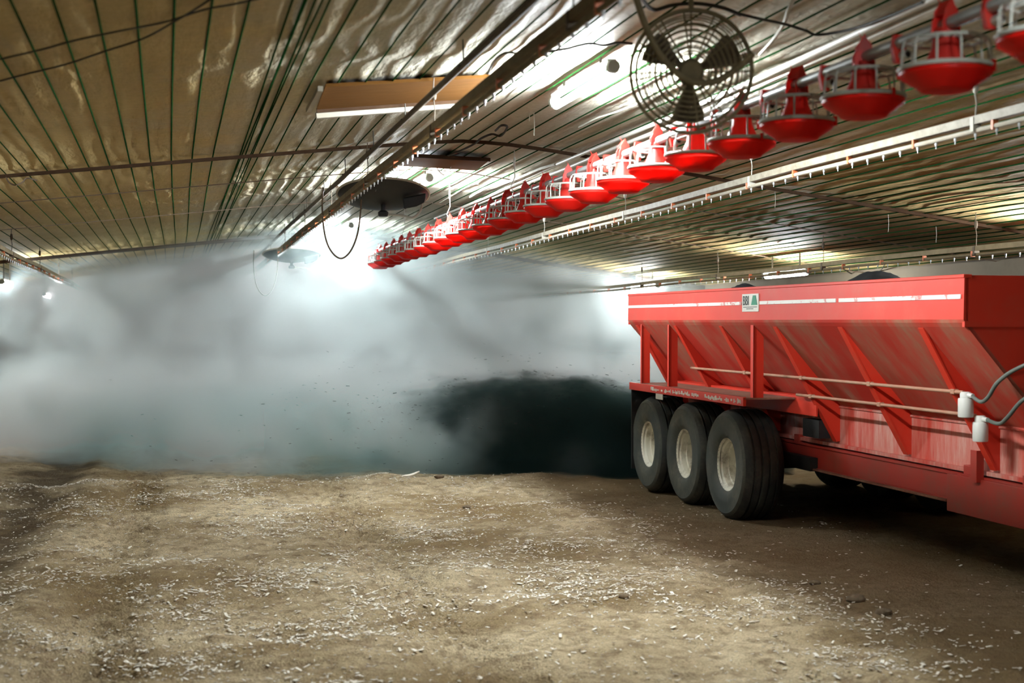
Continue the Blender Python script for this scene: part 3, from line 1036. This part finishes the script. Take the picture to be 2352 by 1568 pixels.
# dark load heaped in the hopper
def heap_part():
    xs_ = np.linspace(XS + 0.04, mir(XS) - 0.04, 60)
    ys_ = np.linspace(YFr + 0.04, YR - 0.04, 160)
    X_, Y_ = np.meshgrid(xs_, ys_)
    e = 1 - ((X_ - 6.3) / 1.2) ** 2
    h = 1.86 + 0.10 * e + 0.05 * vnoise(X_, Y_, 0.5, 31) + 0.03 * vnoise(X_, Y_, 0.12, 32) + 0.02 * vnoise(X_, Y_, 0.05, 33)
    for (px, py, a, sx, sy) in ((5.85, 11.2, 0.31, 0.40, 0.50), (5.85, 14.1, 0.29, 0.40, 0.42)):
        q = ((X_ - px) / sx) ** 2 + ((Y_ - py) / sy) ** 2
        h = h + a * np.exp(-q)
    edge = np.minimum(np.minimum(X_ - xs_[0], xs_[-1] - X_), np.minimum(Y_ - ys_[0], ys_[-1] - Y_))
    h = np.maximum(h - 0.06 * np.exp(-edge / 0.12), 1.885)
    o = grid_mesh('litter_heap', xs_, ys_, h, M['heap'])
    return tag(o, 'dark load heaped inside the red hopper, peeking over its rim', 'heap', kind='stuff')


heap_part()

# ------------------------------------------------------------------ cage fan
fc = at(1587, 165, 6.2)
to_cam = (Vector((0, 0, HC)) - fc).normalized()
zax = (to_cam + Vector((0.02, 0, 0.03))).normalized()
xax = Vector((0, 0, 1)).cross(zax).normalized()
yax = zax.cross(xax)
fan = empty('cage_fan', fc, 'round dusty cage fan hung from the ridge in the top middle', 'fan')
fan.rotation_euler = Matrix((xax, yax, zax)).transposed().to_euler()
for zz, rs, nm in ((0.075, (0.262, 0.240, 0.218, 0.196, 0.174, 0.152, 0.130, 0.108, 0.086), 'front_guard'), (-0.075, (0.262, 0.236, 0.21, 0.184, 0.158, 0.132, 0.106, 0.08), 'back_guard')):
    g = MB()
    sgn = 1 if zz > 0 else -1
    for i, r_ in enumerate(rs):
        g.ring((0, 0, zz * (1 - 0.45 * (r_ / 0.262) ** 3)), r_, 0.0040 if i else 0.008, 'z', 48, 5)
    for k in range(12):
        a = 2 * PI * k / 12 + (0.13 if sgn > 0 else 0)
        pts = [(math.cos(a) * r_, math.sin(a) * r_, zz * (1 - 0.45 * (r_ / 0.262) ** 3)) for r_ in (0.05, 0.10, 0.15, 0.2, 0.24, 0.262)]
        g.tube(pts, 0.0042, 5)
    g.build(nm, M['fan_wire'], fan, smooth=50)
g = MB()
g.lathe([(0.262, -0.045), (0.268, -0.045), (0.268, 0.045), (0.262, 0.045), (0.262, -0.045)], (0, 0, 0), 'z', 48, cap=False)
g.build('cage_band', M['fan_wire'], fan, smooth=50)
bl = MB()
for k in range(3):
    a0 = 2 * PI * k / 3 - PI / 2 - 0.05
    vs, fs = [], []
    N = 6
    for i in range(N + 1):
        r_ = 0.035 + (0.222 - 0.035) * i / N
        wdt = 0.50 + 0.40 * (i / N) ** 0.6
        for j, (da, zz) in enumerate(((-wdt * 0.5, -0.028), (0, -0.004), (wdt * 0.5, 0.026))):
            a = a0 + da * (0.85 if i < N else 0.7)
            vs.append((math.cos(a) * r_, math.sin(a) * r_, zz))
    base = len(vs)
    vs += [(x, y, z - 0.004) for x, y, z in vs]
    for i in range(N):
        for j in range(2):
            a, b, c, d_ = i * 3 + j, i * 3 + j + 1, (i + 1) * 3 + j + 1, (i + 1) * 3 + j
            fs += [(a, b, c, d_), (base + d_, base + c, base + b, base + a)]
    edge = [0, 1, 2] + [i * 3 + 2 for i in range(1, N + 1)] + [N * 3 + 1, N * 3] + [i * 3 for i in range(N - 1, 0, -1)]
    for p, q in zip(edge, edge[1:] + edge[:1]):
        fs.append((p, base + p, base + q, q))
    b1 = MB().add(vs, fs)
    b1.build('blade', M['fan_blade'], fan, smooth=50)
MB().lathe([(0, 0.05), (0.030, 0.05), (0.042, 0.035), (0.045, -0.03), (0, -0.03)], (0, 0, 0), 'z', 20).build('hub', M['fan_wire'], fan, smooth=40)
MB().lathe([(0, 0.085), (0.042, 0.082), (0.05, 0.07), (0.045, 0.064), (0, 0.064)], (0, 0, 0), 'z', 20).build('badge_plate', M['fan_wire'], fan, smooth=40)
MB().lathe([(0, -0.04), (0.055, -0.04), (0.06, -0.06), (0.06, -0.16), (0.045, -0.18), (0, -0.18)], (0, 0, 0), 'z', 20).build('motor', M['fan_blade'], fan, smooth=40)
MB().tube(smooth_path([(-0.245, 0.345, 0.02), (-0.205, 0.22, 0.07), (-0.15, 0.10, 0.095), (-0.075, 0.005, 0.10), (0.005, -0.045, 0.10), (0.10, -0.045, 0.10), (0.19, 0.005, 0.085), (0.262, 0.07, 0.05)]), 0.0145, 8).build('yoke', M['fan_wire'], fan, smooth=60)
MB().tube([(0.0, 0.262, 0.0), (0.0, 0.33, -0.02), (0.03, 0.42, -0.09)], 0.011, 8).build('hanger', M['fan_wire'], fan, smooth=60)

# ------------------------------------------------------------------ brooders
def brooder(c, diam, label, tilt):
    o = empty('brooder', c, label, 'brooder heater', 'round black brooder heaters')
    v = (Vector((0, 0, HC)) - c)
    o.rotation_euler = (0, 0, math.atan2(v.y, v.x) + PI / 2)           # local -Y towards the camera
    r = diam / 2
    ca, sa = math.cos(tilt), math.sin(tilt)

    def T_(mb):
        mb.v = [(x, y * ca - z * sa, y * sa + z * ca) for x, y, z in mb.v]
        return mb
    T_(MB().lathe([(0, -0.105), (0.12, -0.10), (r * 0.55, -0.075), (r * 0.85, -0.035), (r, 0.0), (r * 0.99, 0.008), (r * 0.9, 0.006), (0, 0.004)], (0, 0, 0), 'z', 16)).build('dish', M['dish_black'], o, smooth=12)
    T_(MB().lathe([(r * 1.0, 0.0), (r * 1.012, 0.006), (r * 1.0, 0.018), (r * 0.8, 0.045), (r * 0.3, 0.085), (0, 0.09), (0, 0.08), (r * 0.98, 0.004)], (0, 0, 0), 'z', 40, cap=False)).build('canopy', M['dish_top'], o, smooth=35)
    T_(MB().ring((0, 0, 0.006), r * 1.005, 0.011, 'z', 48, 8)).build('rim', M['lip_white'], o, smooth=60)
    MB().tube([(0, -0.02, -0.08), (0, -0.03, -0.17)], 0.024, 10).build('burner_neck', M['dish_black'], o, smooth=40)
    MB().lathe([(0, -0.21), (0.04, -0.21), (0.05, -0.195), (0.05, -0.17), (0.03, -0.155), (0, -0.155)], (0, -0.03, 0), 'z', 12).build('burner', M['dish_black'], o, smooth=40)
    MB().prism([(r * 0.42, -0.045), (r * 0.93, 0.0), (r * 0.90, -0.085), (r * 0.72, -0.125), (r * 0.44, -0.150)], -r * 0.42, -r * 0.34).build('control_box', M['dish_black'], o, bevel=0.012)
    MB().tube(smooth_path([(0.03, -0.03, -0.19), (0.18, -0.05, -0.20), (0.28, -0.06, -0.22), (0.35, -0.05, -0.16), (0.37, -0.03, -0.08), (0.36, 0.0, -0.01)]), 0.011, 7).build('gas_pipe', M['rope_white'], o, smooth=60)
    MB().tube(smooth_path([(-r * 0.47, -0.12, -0.06), (-r * 0.50, -0.16, -0.24), (-r * 0.56, -0.17, -0.40), (-r * 0.70, -0.17, -0.55), (-r * 0.90, -0.17, -0.62), (-r * 1.10, -0.16, -0.56), (-r * 1.24, -0.14, -0.42), (-r * 1.31, -0.10, -0.18), (-r * 1.30, -0.05, 0.06)]), 0.008, 7).build('hose_loop', M['cable_brown'], o, smooth=60)
    zt = ceil_z(c.x) - c.z
    ch = MB()
    for a in (0.3, 2.4, 4.5):
        ch.tube([(math.cos(a) * r * 0.75, math.sin(a) * r * 0.75, 0.0), (math.cos(a) * r * 0.1, math.sin(a) * r * 0.1, zt)], 0.004, 5)
    ch.build('chain', M['steel'], o)
    return o


brooder(at(880, 447, 13.6), 0.875, 'nearer black dish brooder hanging below the ridge lamp', -0.25)
brooder(at(670, 585, 21.4), 0.86, 'farther brooder, pale through the dust', -0.17)

# ------------------------------------------------------------------ ceiling inlets
def inlet(quad, label, lip=True, dark=False):
    P = [onceil(x, y, 0.02) for x, y in quad]                           # tl, tr, br, bl of the plywood
    c = sum(P, Vector()) / 4
    o = empty('ceiling_inlet', c, label, 'air inlet', 'plywood ceiling inlets')
    mb = MB()
    q = [p.copy() for p in P]
    q[0].z -= 0.005; q[1].z -= 0.005
    q[2].z -= 0.015; q[3].z -= 0.015
    top = [p + Vector((0, 0, 0.02)) for p in q]
    mb.add(q + top, [(0, 1, 2, 3), (7, 6, 5, 4), (0, 4, 5, 1), (1, 5, 6, 2), (2, 6, 7, 3), (3, 7, 4, 0)])
    mb.build('door', M['plywood'], o, c)
    if lip:
        b = MB()
        b.bar(q[3] + Vector((0, 0.06, -0.03)), q[2] + Vector((-0.06, 0.06, -0.03)), 0.05, 0.04)
        b.build('lip', M['lip_white'], o, c)
        b = MB()
        b.bar(q[0] + Vector((-0.03, 0, -0.01)), q[3] + Vector((-0.05, 0.05, 0)), 0.03, 0.03)
        b.build('side_strip', M['lip_white'], o, c)
    b = MB()
    b.bar(q[0] + Vector((0, -0.012, 0)), q[1] + Vector((0, -0.012, 0)), 0.02, 0.03) if dark else b.bar(q[3] + Vector((0, 0.02, -0.004)), q[2] + Vector((0, 0.02, -0.004)), 0.02, 0.03)
    b.build('hinge_strip', M['timber'], o, c)
    return o


inlet([(748, 198), (1128, 176), (1085, 222), (728, 246)], 'brown plywood ceiling inlet with a white lip beside the dirty drinker line')
inlet([(935, 356), (1125, 366), (1095, 388), (900, 376)], 'narrow tan ceiling inlet board just beyond the nearer brooder lamp', lip=False, dark=True)

# ------------------------------------------------------------------ conduits, cables, webs
def cable(pts, r, mat, label, name='cable', cat='cable', group=None, seg=6):
    P = smooth_path(pts, 6)
    mb = MB()
    mb.tube(P, r, seg)
    o = mb.build(name, M[mat], None, P[0], smooth=60)
    return tag(o, label, cat, group)


X0 = 3.27
for k, (dx, dz) in enumerate(((0.0, 0.0), (0.05, -0.004))):
    pts = [(X0 + dx + 0.02 * math.sin(y * 0.9 + k), y, ceil_z(X0 + dx) - 0.045 + dz - (0.035 if 8.6 < y < 13 else 0.0) * k) for y in (3.5, 4.4, 5.4, 6.4, 7.6, 9, 10.4, 12, 13.6, 15.5, 18)]
    cable(pts, 0.017, 'conduit', ('upper' if k == 0 else 'lower') + ' white conduit along the ceiling right of the cage fan', 'conduit', 'conduit', 'white conduits by the fan', 8)
cable([onceil(x, y, 0.03) for x, y in ((0, 136), (90, 115), (175, 92), (270, 72), (380, 50), (470, 22), (545, 8), (640, -14))], 0.0045, 'cable_black', 'upper of two thin dark wires sagging across the ceiling at top left', 'wire', 'wire')
cable([onceil(x, y, 0.03) for x, y in ((0, 186), (60, 170), (150, 148), (240, 118), (330, 88), (400, 50), (450, 20), (495, -10))], 0.0045, 'cable_black', 'lower of two thin dark wires sagging across the ceiling at top left', 'wire', 'wire')
cable([onceil(x, y, 0.05) for x, y in ((1240, 122), (1300, 112), (1352, 100), (1385, 104), (1420, 98), (1452, 100))], 0.007, 'cable_black', 'black cable running over the glaring lamp into the cage fan')
cable([onceil(x, y, 0.05) for x, y in ((1120, 170), (1135, 140), (1160, 122), (1200, 122), (1250, 118))], 0.006, 'cable_black', 'looped dark cable beside the right end of the plywood inlet')
cable([onceil(x, y, 0.05) for x, y in ((1690, 30), (1740, 42), (1800, 55), (1850, 70), (1880, 80), (1960, 66), (2040, 38), (2120, 5))], 0.007, 'cable_black', 'dark sagging cable on the ceiling right of the cage fan')
cable([onceil(x, y, 0.04) for x, y in ((1030, 357), (1060, 345), (1090, 330), (1105, 318), (1130, 308), (1150, 312), (1165, 292), (1152, 288), (1138, 300))], 0.009, 'cable_black', 'curly dark cable on the ceiling between brooder and lamp')
cable([onceil(x, y, 0.05) for x, y in ((1003, 385), (1010, 395), (1020, 402), (1030, 396), (1036, 382))], 0.006, 'cable_brown', 'short brown cable loop hanging from the narrow inlet board')
cable([onceil(x, y, 0.03) for x, y in ((225, 605), (260, 640), (300, 660), (340, 660), (390, 635), (415, 605))], 0.006, 'cable_brown', 'thin wire drooping into the dust on the left')
cable([onceil(x, y, 0.06) for x, y in ((1468, -10), (1500, 22), (1545, 12), (1600, 8), (1660, 18), (1700, 34))], 0.010, 'cable_black', 'thick black cable draped over the top of the cage fan')
cable([onceil(x, y, 0.06) for x, y in ((14, 408), (22, 420), (36, 425), (52, 418), (62, 409), (84, 414))], 0.006, 'cable_brown', 'small wire loop hanging from the dark cross seam at far left', 'wire', 'wire')
cable([onceil(x, y, 0.015) for x, y in ((1928, 612), (1960, 630), (1990, 632), (2020, 622), (2032, 608))], 0.006, 'cable_black', 'black cable loop just above the larger dark heap in the hopper')
# dusty ropes and webs
cable([onceil(x, y, 0.03) for x, y in ((1835, -20), (1812, 20), (1800, 55), (1775, 92), (1745, 125))], 0.010, 'rope_white', 'pale dusty string dangling at the top right of the cage fan', 'string', 'string')
cable([onceil(x, y, 0.035) for x, y in ((1330, 292), (1370, 272), (1400, 262), (1440, 248), (1475, 232))], 0.007, 'rope_white', 'web-covered cord under the glaring lamp, left of the fan', 'string', 'string')
cable([onceil(x, y, 0.05) for x, y in ((1080, 452), (1115, 432), (1160, 420), (1200, 405), (1240, 388), (1275, 378))], 0.014, 'rope_white', 'thick webby white rope above the middle feeder pans', 'rope', 'rope')
cable([onceil(x, y, 0.05) for x, y in ((1010, 466), (1040, 448), (1080, 425), (1100, 422))], 0.006, 'rope_white', 'thin white string pointing at the nearer brooder', 'string', 'string')
w0 = onceil(1226, 256, 0.03)
for i, (dx, L) in enumerate(((0.0, 0.17), (-0.035, 0.07))):
    cable([w0 + Vector((dx, 0, 0)), w0 + Vector((dx + 0.004, 0, -L * 0.5)), w0 + Vector((dx + 0.002, 0, -L))], 0.0035, 'rope_white', ('longer' if i == 0 else 'shorter') + ' white web strand hanging below the glaring lamp', 'cobweb', 'cobweb')
for i, (x, y, L) in enumerate(((2040, 492, 0.16), (2150, 520, 0.15), (1780, 440, 0.14))):
    p = onceil(x, y, 0.02)
    cable([p, p + Vector((0.005, 0, -L / 2)), p + Vector((0, 0, -L))], 0.002, 'rope_white', ['short white strand hanging over the middle of the hopper', 'short white strand hanging left of the last drinker hanger', 'short white strand below the pale drinker line'][i], 'cobweb', 'cobweb')

# ------------------------------------------------------------------ litter details on the floor
def flakes(name, n, xr, yr, smin, smax, mat, dens):
    xs_ = rng.uniform(*xr, n * 3)
    ys_ = yr[0] + (yr[1] - yr[0]) * rng.random(n * 3) ** 1.2
    keep = rng.random(n * 3) < dens(xs_, ys_)
    xs_, ys_ = xs_[keep][:n], ys_[keep][:n]
    zs_ = floor_h(xs_, ys_)
    N = len(xs_)
    a = rng.uniform(0, PI, N)
    L = rng.uniform(smin, smax, N) * (0.6 + 0.8 * rng.random(N) ** 2)
    W = L * rng.uniform(0.25, 0.6, N)
    ux, uy = np.cos(a), np.sin(a)
    tz = rng.uniform(-0.35, 0.35, N)
    corners = []
    for sx_, sy_, top in ((-1, -1, 0), (1, -1, 0), (1, 1, 0), (-1, 1, 0), (-1, -1, 1), (1, -1, 1), (1, 1, 1), (-1, 1, 1)):
        px = xs_ + ux * L * sx_ / 2 - uy * W * sy_ / 2
        py = ys_ + uy * L * sx_ / 2 + ux * W * sy_ / 2
        pz_ = zs_ + 0.006 + tz * L * sx_ / 2 + np.abs(tz) * L / 2 + top * 0.003
        corners.append(np.stack([px, py, pz_], -1))
    V = np.stack(corners, 1).reshape(-1, 3)
    F = np.array([(3, 2, 1, 0), (4, 5, 6, 7), (0, 1, 5, 4), (1, 2, 6, 5), (2, 3, 7, 6), (3, 0, 4, 7)])
    Q = (np.arange(N)[:, None, None] * 8 + F[None]).reshape(-1, 4)
    me = bpy.data.meshes.new(name)
    me.from_pydata(V.tolist(), [], Q.tolist())
    me.materials.append(mat)
    o = bpy.data.objects.new(name, me)
    col.objects.link(o)
    return o


def dens(X_, Y_):
    d_ = 0.12 + 0.88 * np.clip((vnoise(X_, Y_, 0.7, 41) + 0.6 * vnoise(X_, Y_, 0.2, 42) + 0.05) * 2.6, 0, 1)
    return d_ * np.clip((4.6 - X_) / 1.2, 0.05, 1)


tag(flakes('wood_shavings', 30000, (-3.6, 6.0), (6.4, 17.0), 0.008, 0.030, M['shavings'], dens), 'pale wood shavings scattered over the brown litter floor', 'shavings', kind='stuff')


def clod(px, py, r, label, mat='clod'):
    p = onfloor(px, py)
    z = float(floor_h(np.array([p.x]), np.array([p.y]))[0])
    mb = MB()
    rr = random.Random(px)
    N, K = 8, 10
    vs = [(0, 0, r * 0.6)]
    prof_ = []
    for i in range(1, N):
        a = PI * i / N
        for k in range(K):
            b = 2 * PI * k / K
            q = r * rr.uniform(0.8, 1.15)
            vs.append((math.sin(a) * math.cos(b) * q * 1.2, math.sin(a) * math.sin(b) * q, math.cos(a) * q * 0.6))
    vs.append((0, 0, -r * 0.6))
    fs = [(0, 1 + k, 1 + (k + 1) % K) for k in range(K)]
    for i in range(N - 2):
        for k in range(K):
            m = (k + 1) % K
            fs.append((1 + i * K + k, 1 + (i + 1) * K + k, 1 + (i + 1) * K + m, 1 + i * K + m))
    e = len(vs) - 1
    fs += [(e, 1 + (N - 2) * K + (k + 1) % K, 1 + (N - 2) * K + k) for k in range(K)]
    mb.add([(x + p.x, y + p.y, zz + z + r * 0.35) for x, y, zz in vs], fs)
    o = mb.build('litter_clod', M[mat], None, (p.x, p.y, z), smooth=60)
    return tag(o, label, 'clod', 'lumps of litter on the floor')


clod(1966, 1378, 0.055, 'larger lump of litter on the edge of the pale track, right foreground')
clod(2030, 1408, 0.045, 'lump of litter just right of the larger lump')
clod(1872, 1340, 0.035, 'small dark lump at the edge of the dark track')
clod(1072, 1163, 0.035, 'small dark lump alone on the pale litter in front of the black plume')
clod(1010, 1104, 0.05, 'pale lump on the crest where the dust begins')
clod(1432, 1380, 0.03, 'tiny lump in the middle of the pale litter')
p = onfloor(948, 1104)
fe = MB()
fz = float(floor_h(np.array([p.x]), np.array([p.y]))[0])
fe.tube(smooth_path([(p.x - 0.12, p.y, fz + 0.02), (p.x - 0.02, p.y, fz + 0.03), (p.x + 0.08, p.y, fz + 0.07)]), [0.006 + 0.012 * math.sin(PI * i / 12) for i in range(13)], 6)
tag(fe.build('feather', M['shavings'], None, (p.x, p.y, fz), smooth=60), 'white feather lying on the crest where the dust begins', 'feather')

# ------------------------------------------------------------------ dust and the black litter plume
def dust_front(X_, Z_):
    """where the cloud starts, by position across and height"""
    base = 17.3 + 0.55 * np.clip(Z_ - 0.9, 0, 9) + 0.85 * np.clip(1.2 - X_, 0, 9) ** 1.05 - 0.25 * np.clip(X_ - 4.5, 0, 9)
    return base


def hull(name, front, back, x0, x1, z0, z1fn, nx, nz, mat):
    xs_ = np.linspace(x0, x1, nx)
    vs, fs = [], []
    for i, x in enumerate(xs_):
        zt = z1fn(x)
        for j in range(nz):
            z = z0 + (zt - z0) * j / (nz - 1)
            vs.append((x, front(x, z), z))
    n = len(vs)
    for i, x in enumerate(xs_):
        zt = z1fn(x)
        for j in range(nz):
            z = z0 + (zt - z0) * j / (nz - 1)
            vs.append((x, back(x, z), z))
    q = lambda i, j: i * nz + j
    for i in range(nx - 1):
        for j in range(nz - 1):
            fs.append((q(i, j), q(i + 1, j), q(i + 1, j + 1), q(i, j + 1)))
            fs.append((n + q(i, j), n + q(i, j + 1), n + q(i + 1, j + 1), n + q(i + 1, j)))
    for i in range(nx - 1):
        for j in (0, nz - 1):
            fs.append((q(i, j), q(i + 1, j), n + q(i + 1, j), n + q(i, j)))
    for j in range(nz - 1):
        for i in (0, nx - 1):
            fs.append((q(i, j), q(i, j + 1), n + q(i, j + 1), n + q(i, j)))
    mb = MB()
    mb.add(vs, fs)
    me = mb.mesh(name)
    me.materials.append(mat)
    o = bpy.data.objects.new(name, me)
    col.objects.link(o)
    return o


def dust_mat():
    k = NT('dust')
    k.t.nodes.remove(k.b)
    tc = k.n('ShaderNodeTexCoord')
    sx = k.n('ShaderNodeSeparateXYZ')
    k.l(tc.outputs['Object'], sx.inputs[0])
    X_, Y_, Z_ = sx.outputs
    big = k.noise(0.42, 2, 0.5, k.coords((1, 1, 1.3)))
    # distance behind the front
    up = k.math('MULTIPLY', k.math('MAXIMUM', k.math('SUBTRACT', Z_, 0.9), 0.0), 0.55)
    left = k.math('MULTIPLY', k.math('MAXIMUM', k.math('SUBTRACT', 1.2, X_), 0.0), 0.9)
    fr = k.math('ADD', k.math('ADD', up, left), 17.0)
    dd = k.math('SUBTRACT', Y_, fr)
    dd = k.math('ADD', dd, k.math('MULTIPLY', k.math('SUBTRACT', big, 0.5), 3.4))
    ramp = k.ramp(dd, 0.0, 4.6)
    ramp = k.math('MULTIPLY', ramp, ramp)
    low = k.math('MULTIPLY', k.ramp(Z_, 1.5, 0.3), k.ramp(dd, -0.6, 0.6))
    den = k.math('ADD', k.math('MULTIPLY', ramp, 0.60), k.math('MULTIPLY', low, 0.95))
    puff = k.noise(1.3, 3, 0.6, k.coords((1, 1, 1.2)))
    den = k.math('MULTIPLY', den, k.math('ADD', k.math('MULTIPLY', k.ramp(puff, 0.42, 0.60), 1.7), 0.15))
    sc = k.n('ShaderNodeVolumeScatter')
    sc.inputs['Color'].default_value = (0.75, 0.88, 0.88, 1)
    sc.inputs['Anisotropy'].default_value = 0.25
    k.l(den, sc.inputs['Density'])
    ab = k.n('ShaderNodeVolumeAbsorption')
    ab.inputs['Color'].default_value = (0.13, 0.48, 0.46, 1)
    # extra absorption in the lowest layer of the cloud
    low_absorb = k.math('MULTIPLY', k.math('MULTIPLY', k.ramp(Z_, 1.1, 0.1), k.ramp(X_, -2.5, 2.5)), k.ramp(big, 0.60, 0.40))
    k.l(k.math('MULTIPLY', den, k.math('ADD', 0.05, k.math('MULTIPLY', low_absorb, 1.8))), ab.inputs['Density'])
    ad = k.n('ShaderNodeAddShader')
    k.l(sc.outputs[0], ad.inputs[0])
    k.l(ab.outputs[0], ad.inputs[1])
    k.l(ad.outputs[0], k.out.inputs['Volume'])
    return k.m


def plume_mat():
    k = NT('plume')
    k.t.nodes.remove(k.b)
    tc = k.n('ShaderNodeTexCoord')
    sx = k.n('ShaderNodeSeparateXYZ')
    k.l(tc.outputs['Object'], sx.inputs[0])
    X_, Y_, Z_ = sx.outputs
    n1 = k.noise(2.8, 5, 0.7, k.coords((0.6, 0.8, 1.7), rot=(0, 0.35, 0)))
    # an arc of thrown litter: high by the spreader, falling away to the left
    top = k.math('ADD', k.math('MULTIPLY', k.math('SUBTRACT', X_, 4.6), k.math('MULTIPLY', k.math('SUBTRACT', X_, 4.6), -0.085)), 1.10)
    inside = k.math('ADD', k.math('SUBTRACT', top, Z_), k.math('MULTIPLY', k.math('SUBTRACT', n1, 0.5), 1.15))
    vert = k.ramp(inside, -0.04, 0.26)
    fade = k.ramp(k.math('ADD', X_, k.math('MULTIPLY', k.math('SUBTRACT', n1, 0.5), 2.4)), 2.8, 3.7)
    den = k.math('MULTIPLY', k.math('MULTIPLY', vert, fade), 6.0)
    ab = k.n('ShaderNodeVolumeAbsorption')
    ab.inputs['Color'].default_value = (0.02, 0.02, 0.02, 1)
    k.l(den, ab.inputs['Density'])
    sc = k.n('ShaderNodeVolumeScatter')
    sc.inputs['Color'].default_value = (0.40, 0.78, 0.74, 1)
    k.l(k.math('MULTIPLY', den, 0.11), sc.inputs['Density'])
    ad = k.n('ShaderNodeAddShader')
    k.l(sc.outputs[0], ad.inputs[0])
    k.l(ab.outputs[0], ad.inputs[1])
    k.l(ad.outputs[0], k.out.inputs['Volume'])
    return k.m


du = hull('dust_cloud', lambda x, z: 16.6 + 0.5 * max(z - 0.9, 0) + 0.82 * max(1.2 - x, 0) + 0.25 * math.sin(x * 2.1 + z) + 0.2 * math.sin(z * 3.1 + x), lambda x, z: YF - 0.05,
          WL + 0.03, WR - 0.03, -0.04, lambda x: ceil_z(x) - 0.05, 40, 16, dust_mat())
tag(du, 'huge pale dust cloud filling the far end of the house', 'dust', kind='stuff')
pl = hull('litter_plume', lambda x, z: 16.15 + 0.85 * max(5.0 - x, 0) + 0.1 * math.sin(x * 3), lambda x, z: 19.8, 1.2, 7.4, -0.04, lambda x: 1.42, 24, 8, plume_mat())
tag(pl, 'black spray of litter thrown out behind the red spreader', 'litter spray', kind='stuff')

# bits of litter flying in the dust
mb = MB()
rr = random.Random(3)
for i in range(700):
    x = 5.6 - abs(rr.gauss(0, 2.6))
    y = rr.uniform(16.2, 17.4)
    z = max(0.12, rr.gauss(0.95, 0.33))
    if z > 2.0 or x < -2.0 or (x > 4.4 and z > 1.35):
        continue
    L = rr.uniform(0.004, 0.014) * (1.6 if rr.random() < 0.12 else 1)
    a = rr.uniform(-0.5, 0.3)
    mb.bar((x - L, y, z - L * math.sin(a)), (x + L, y, z + L * math.sin(a)), L * 0.5, L * 0.32)
tag(mb.build('flying_bits', M['flying'], fix=False), 'dark specks of litter flying through the dust left of the spreader', 'litter bits', kind='stuff')
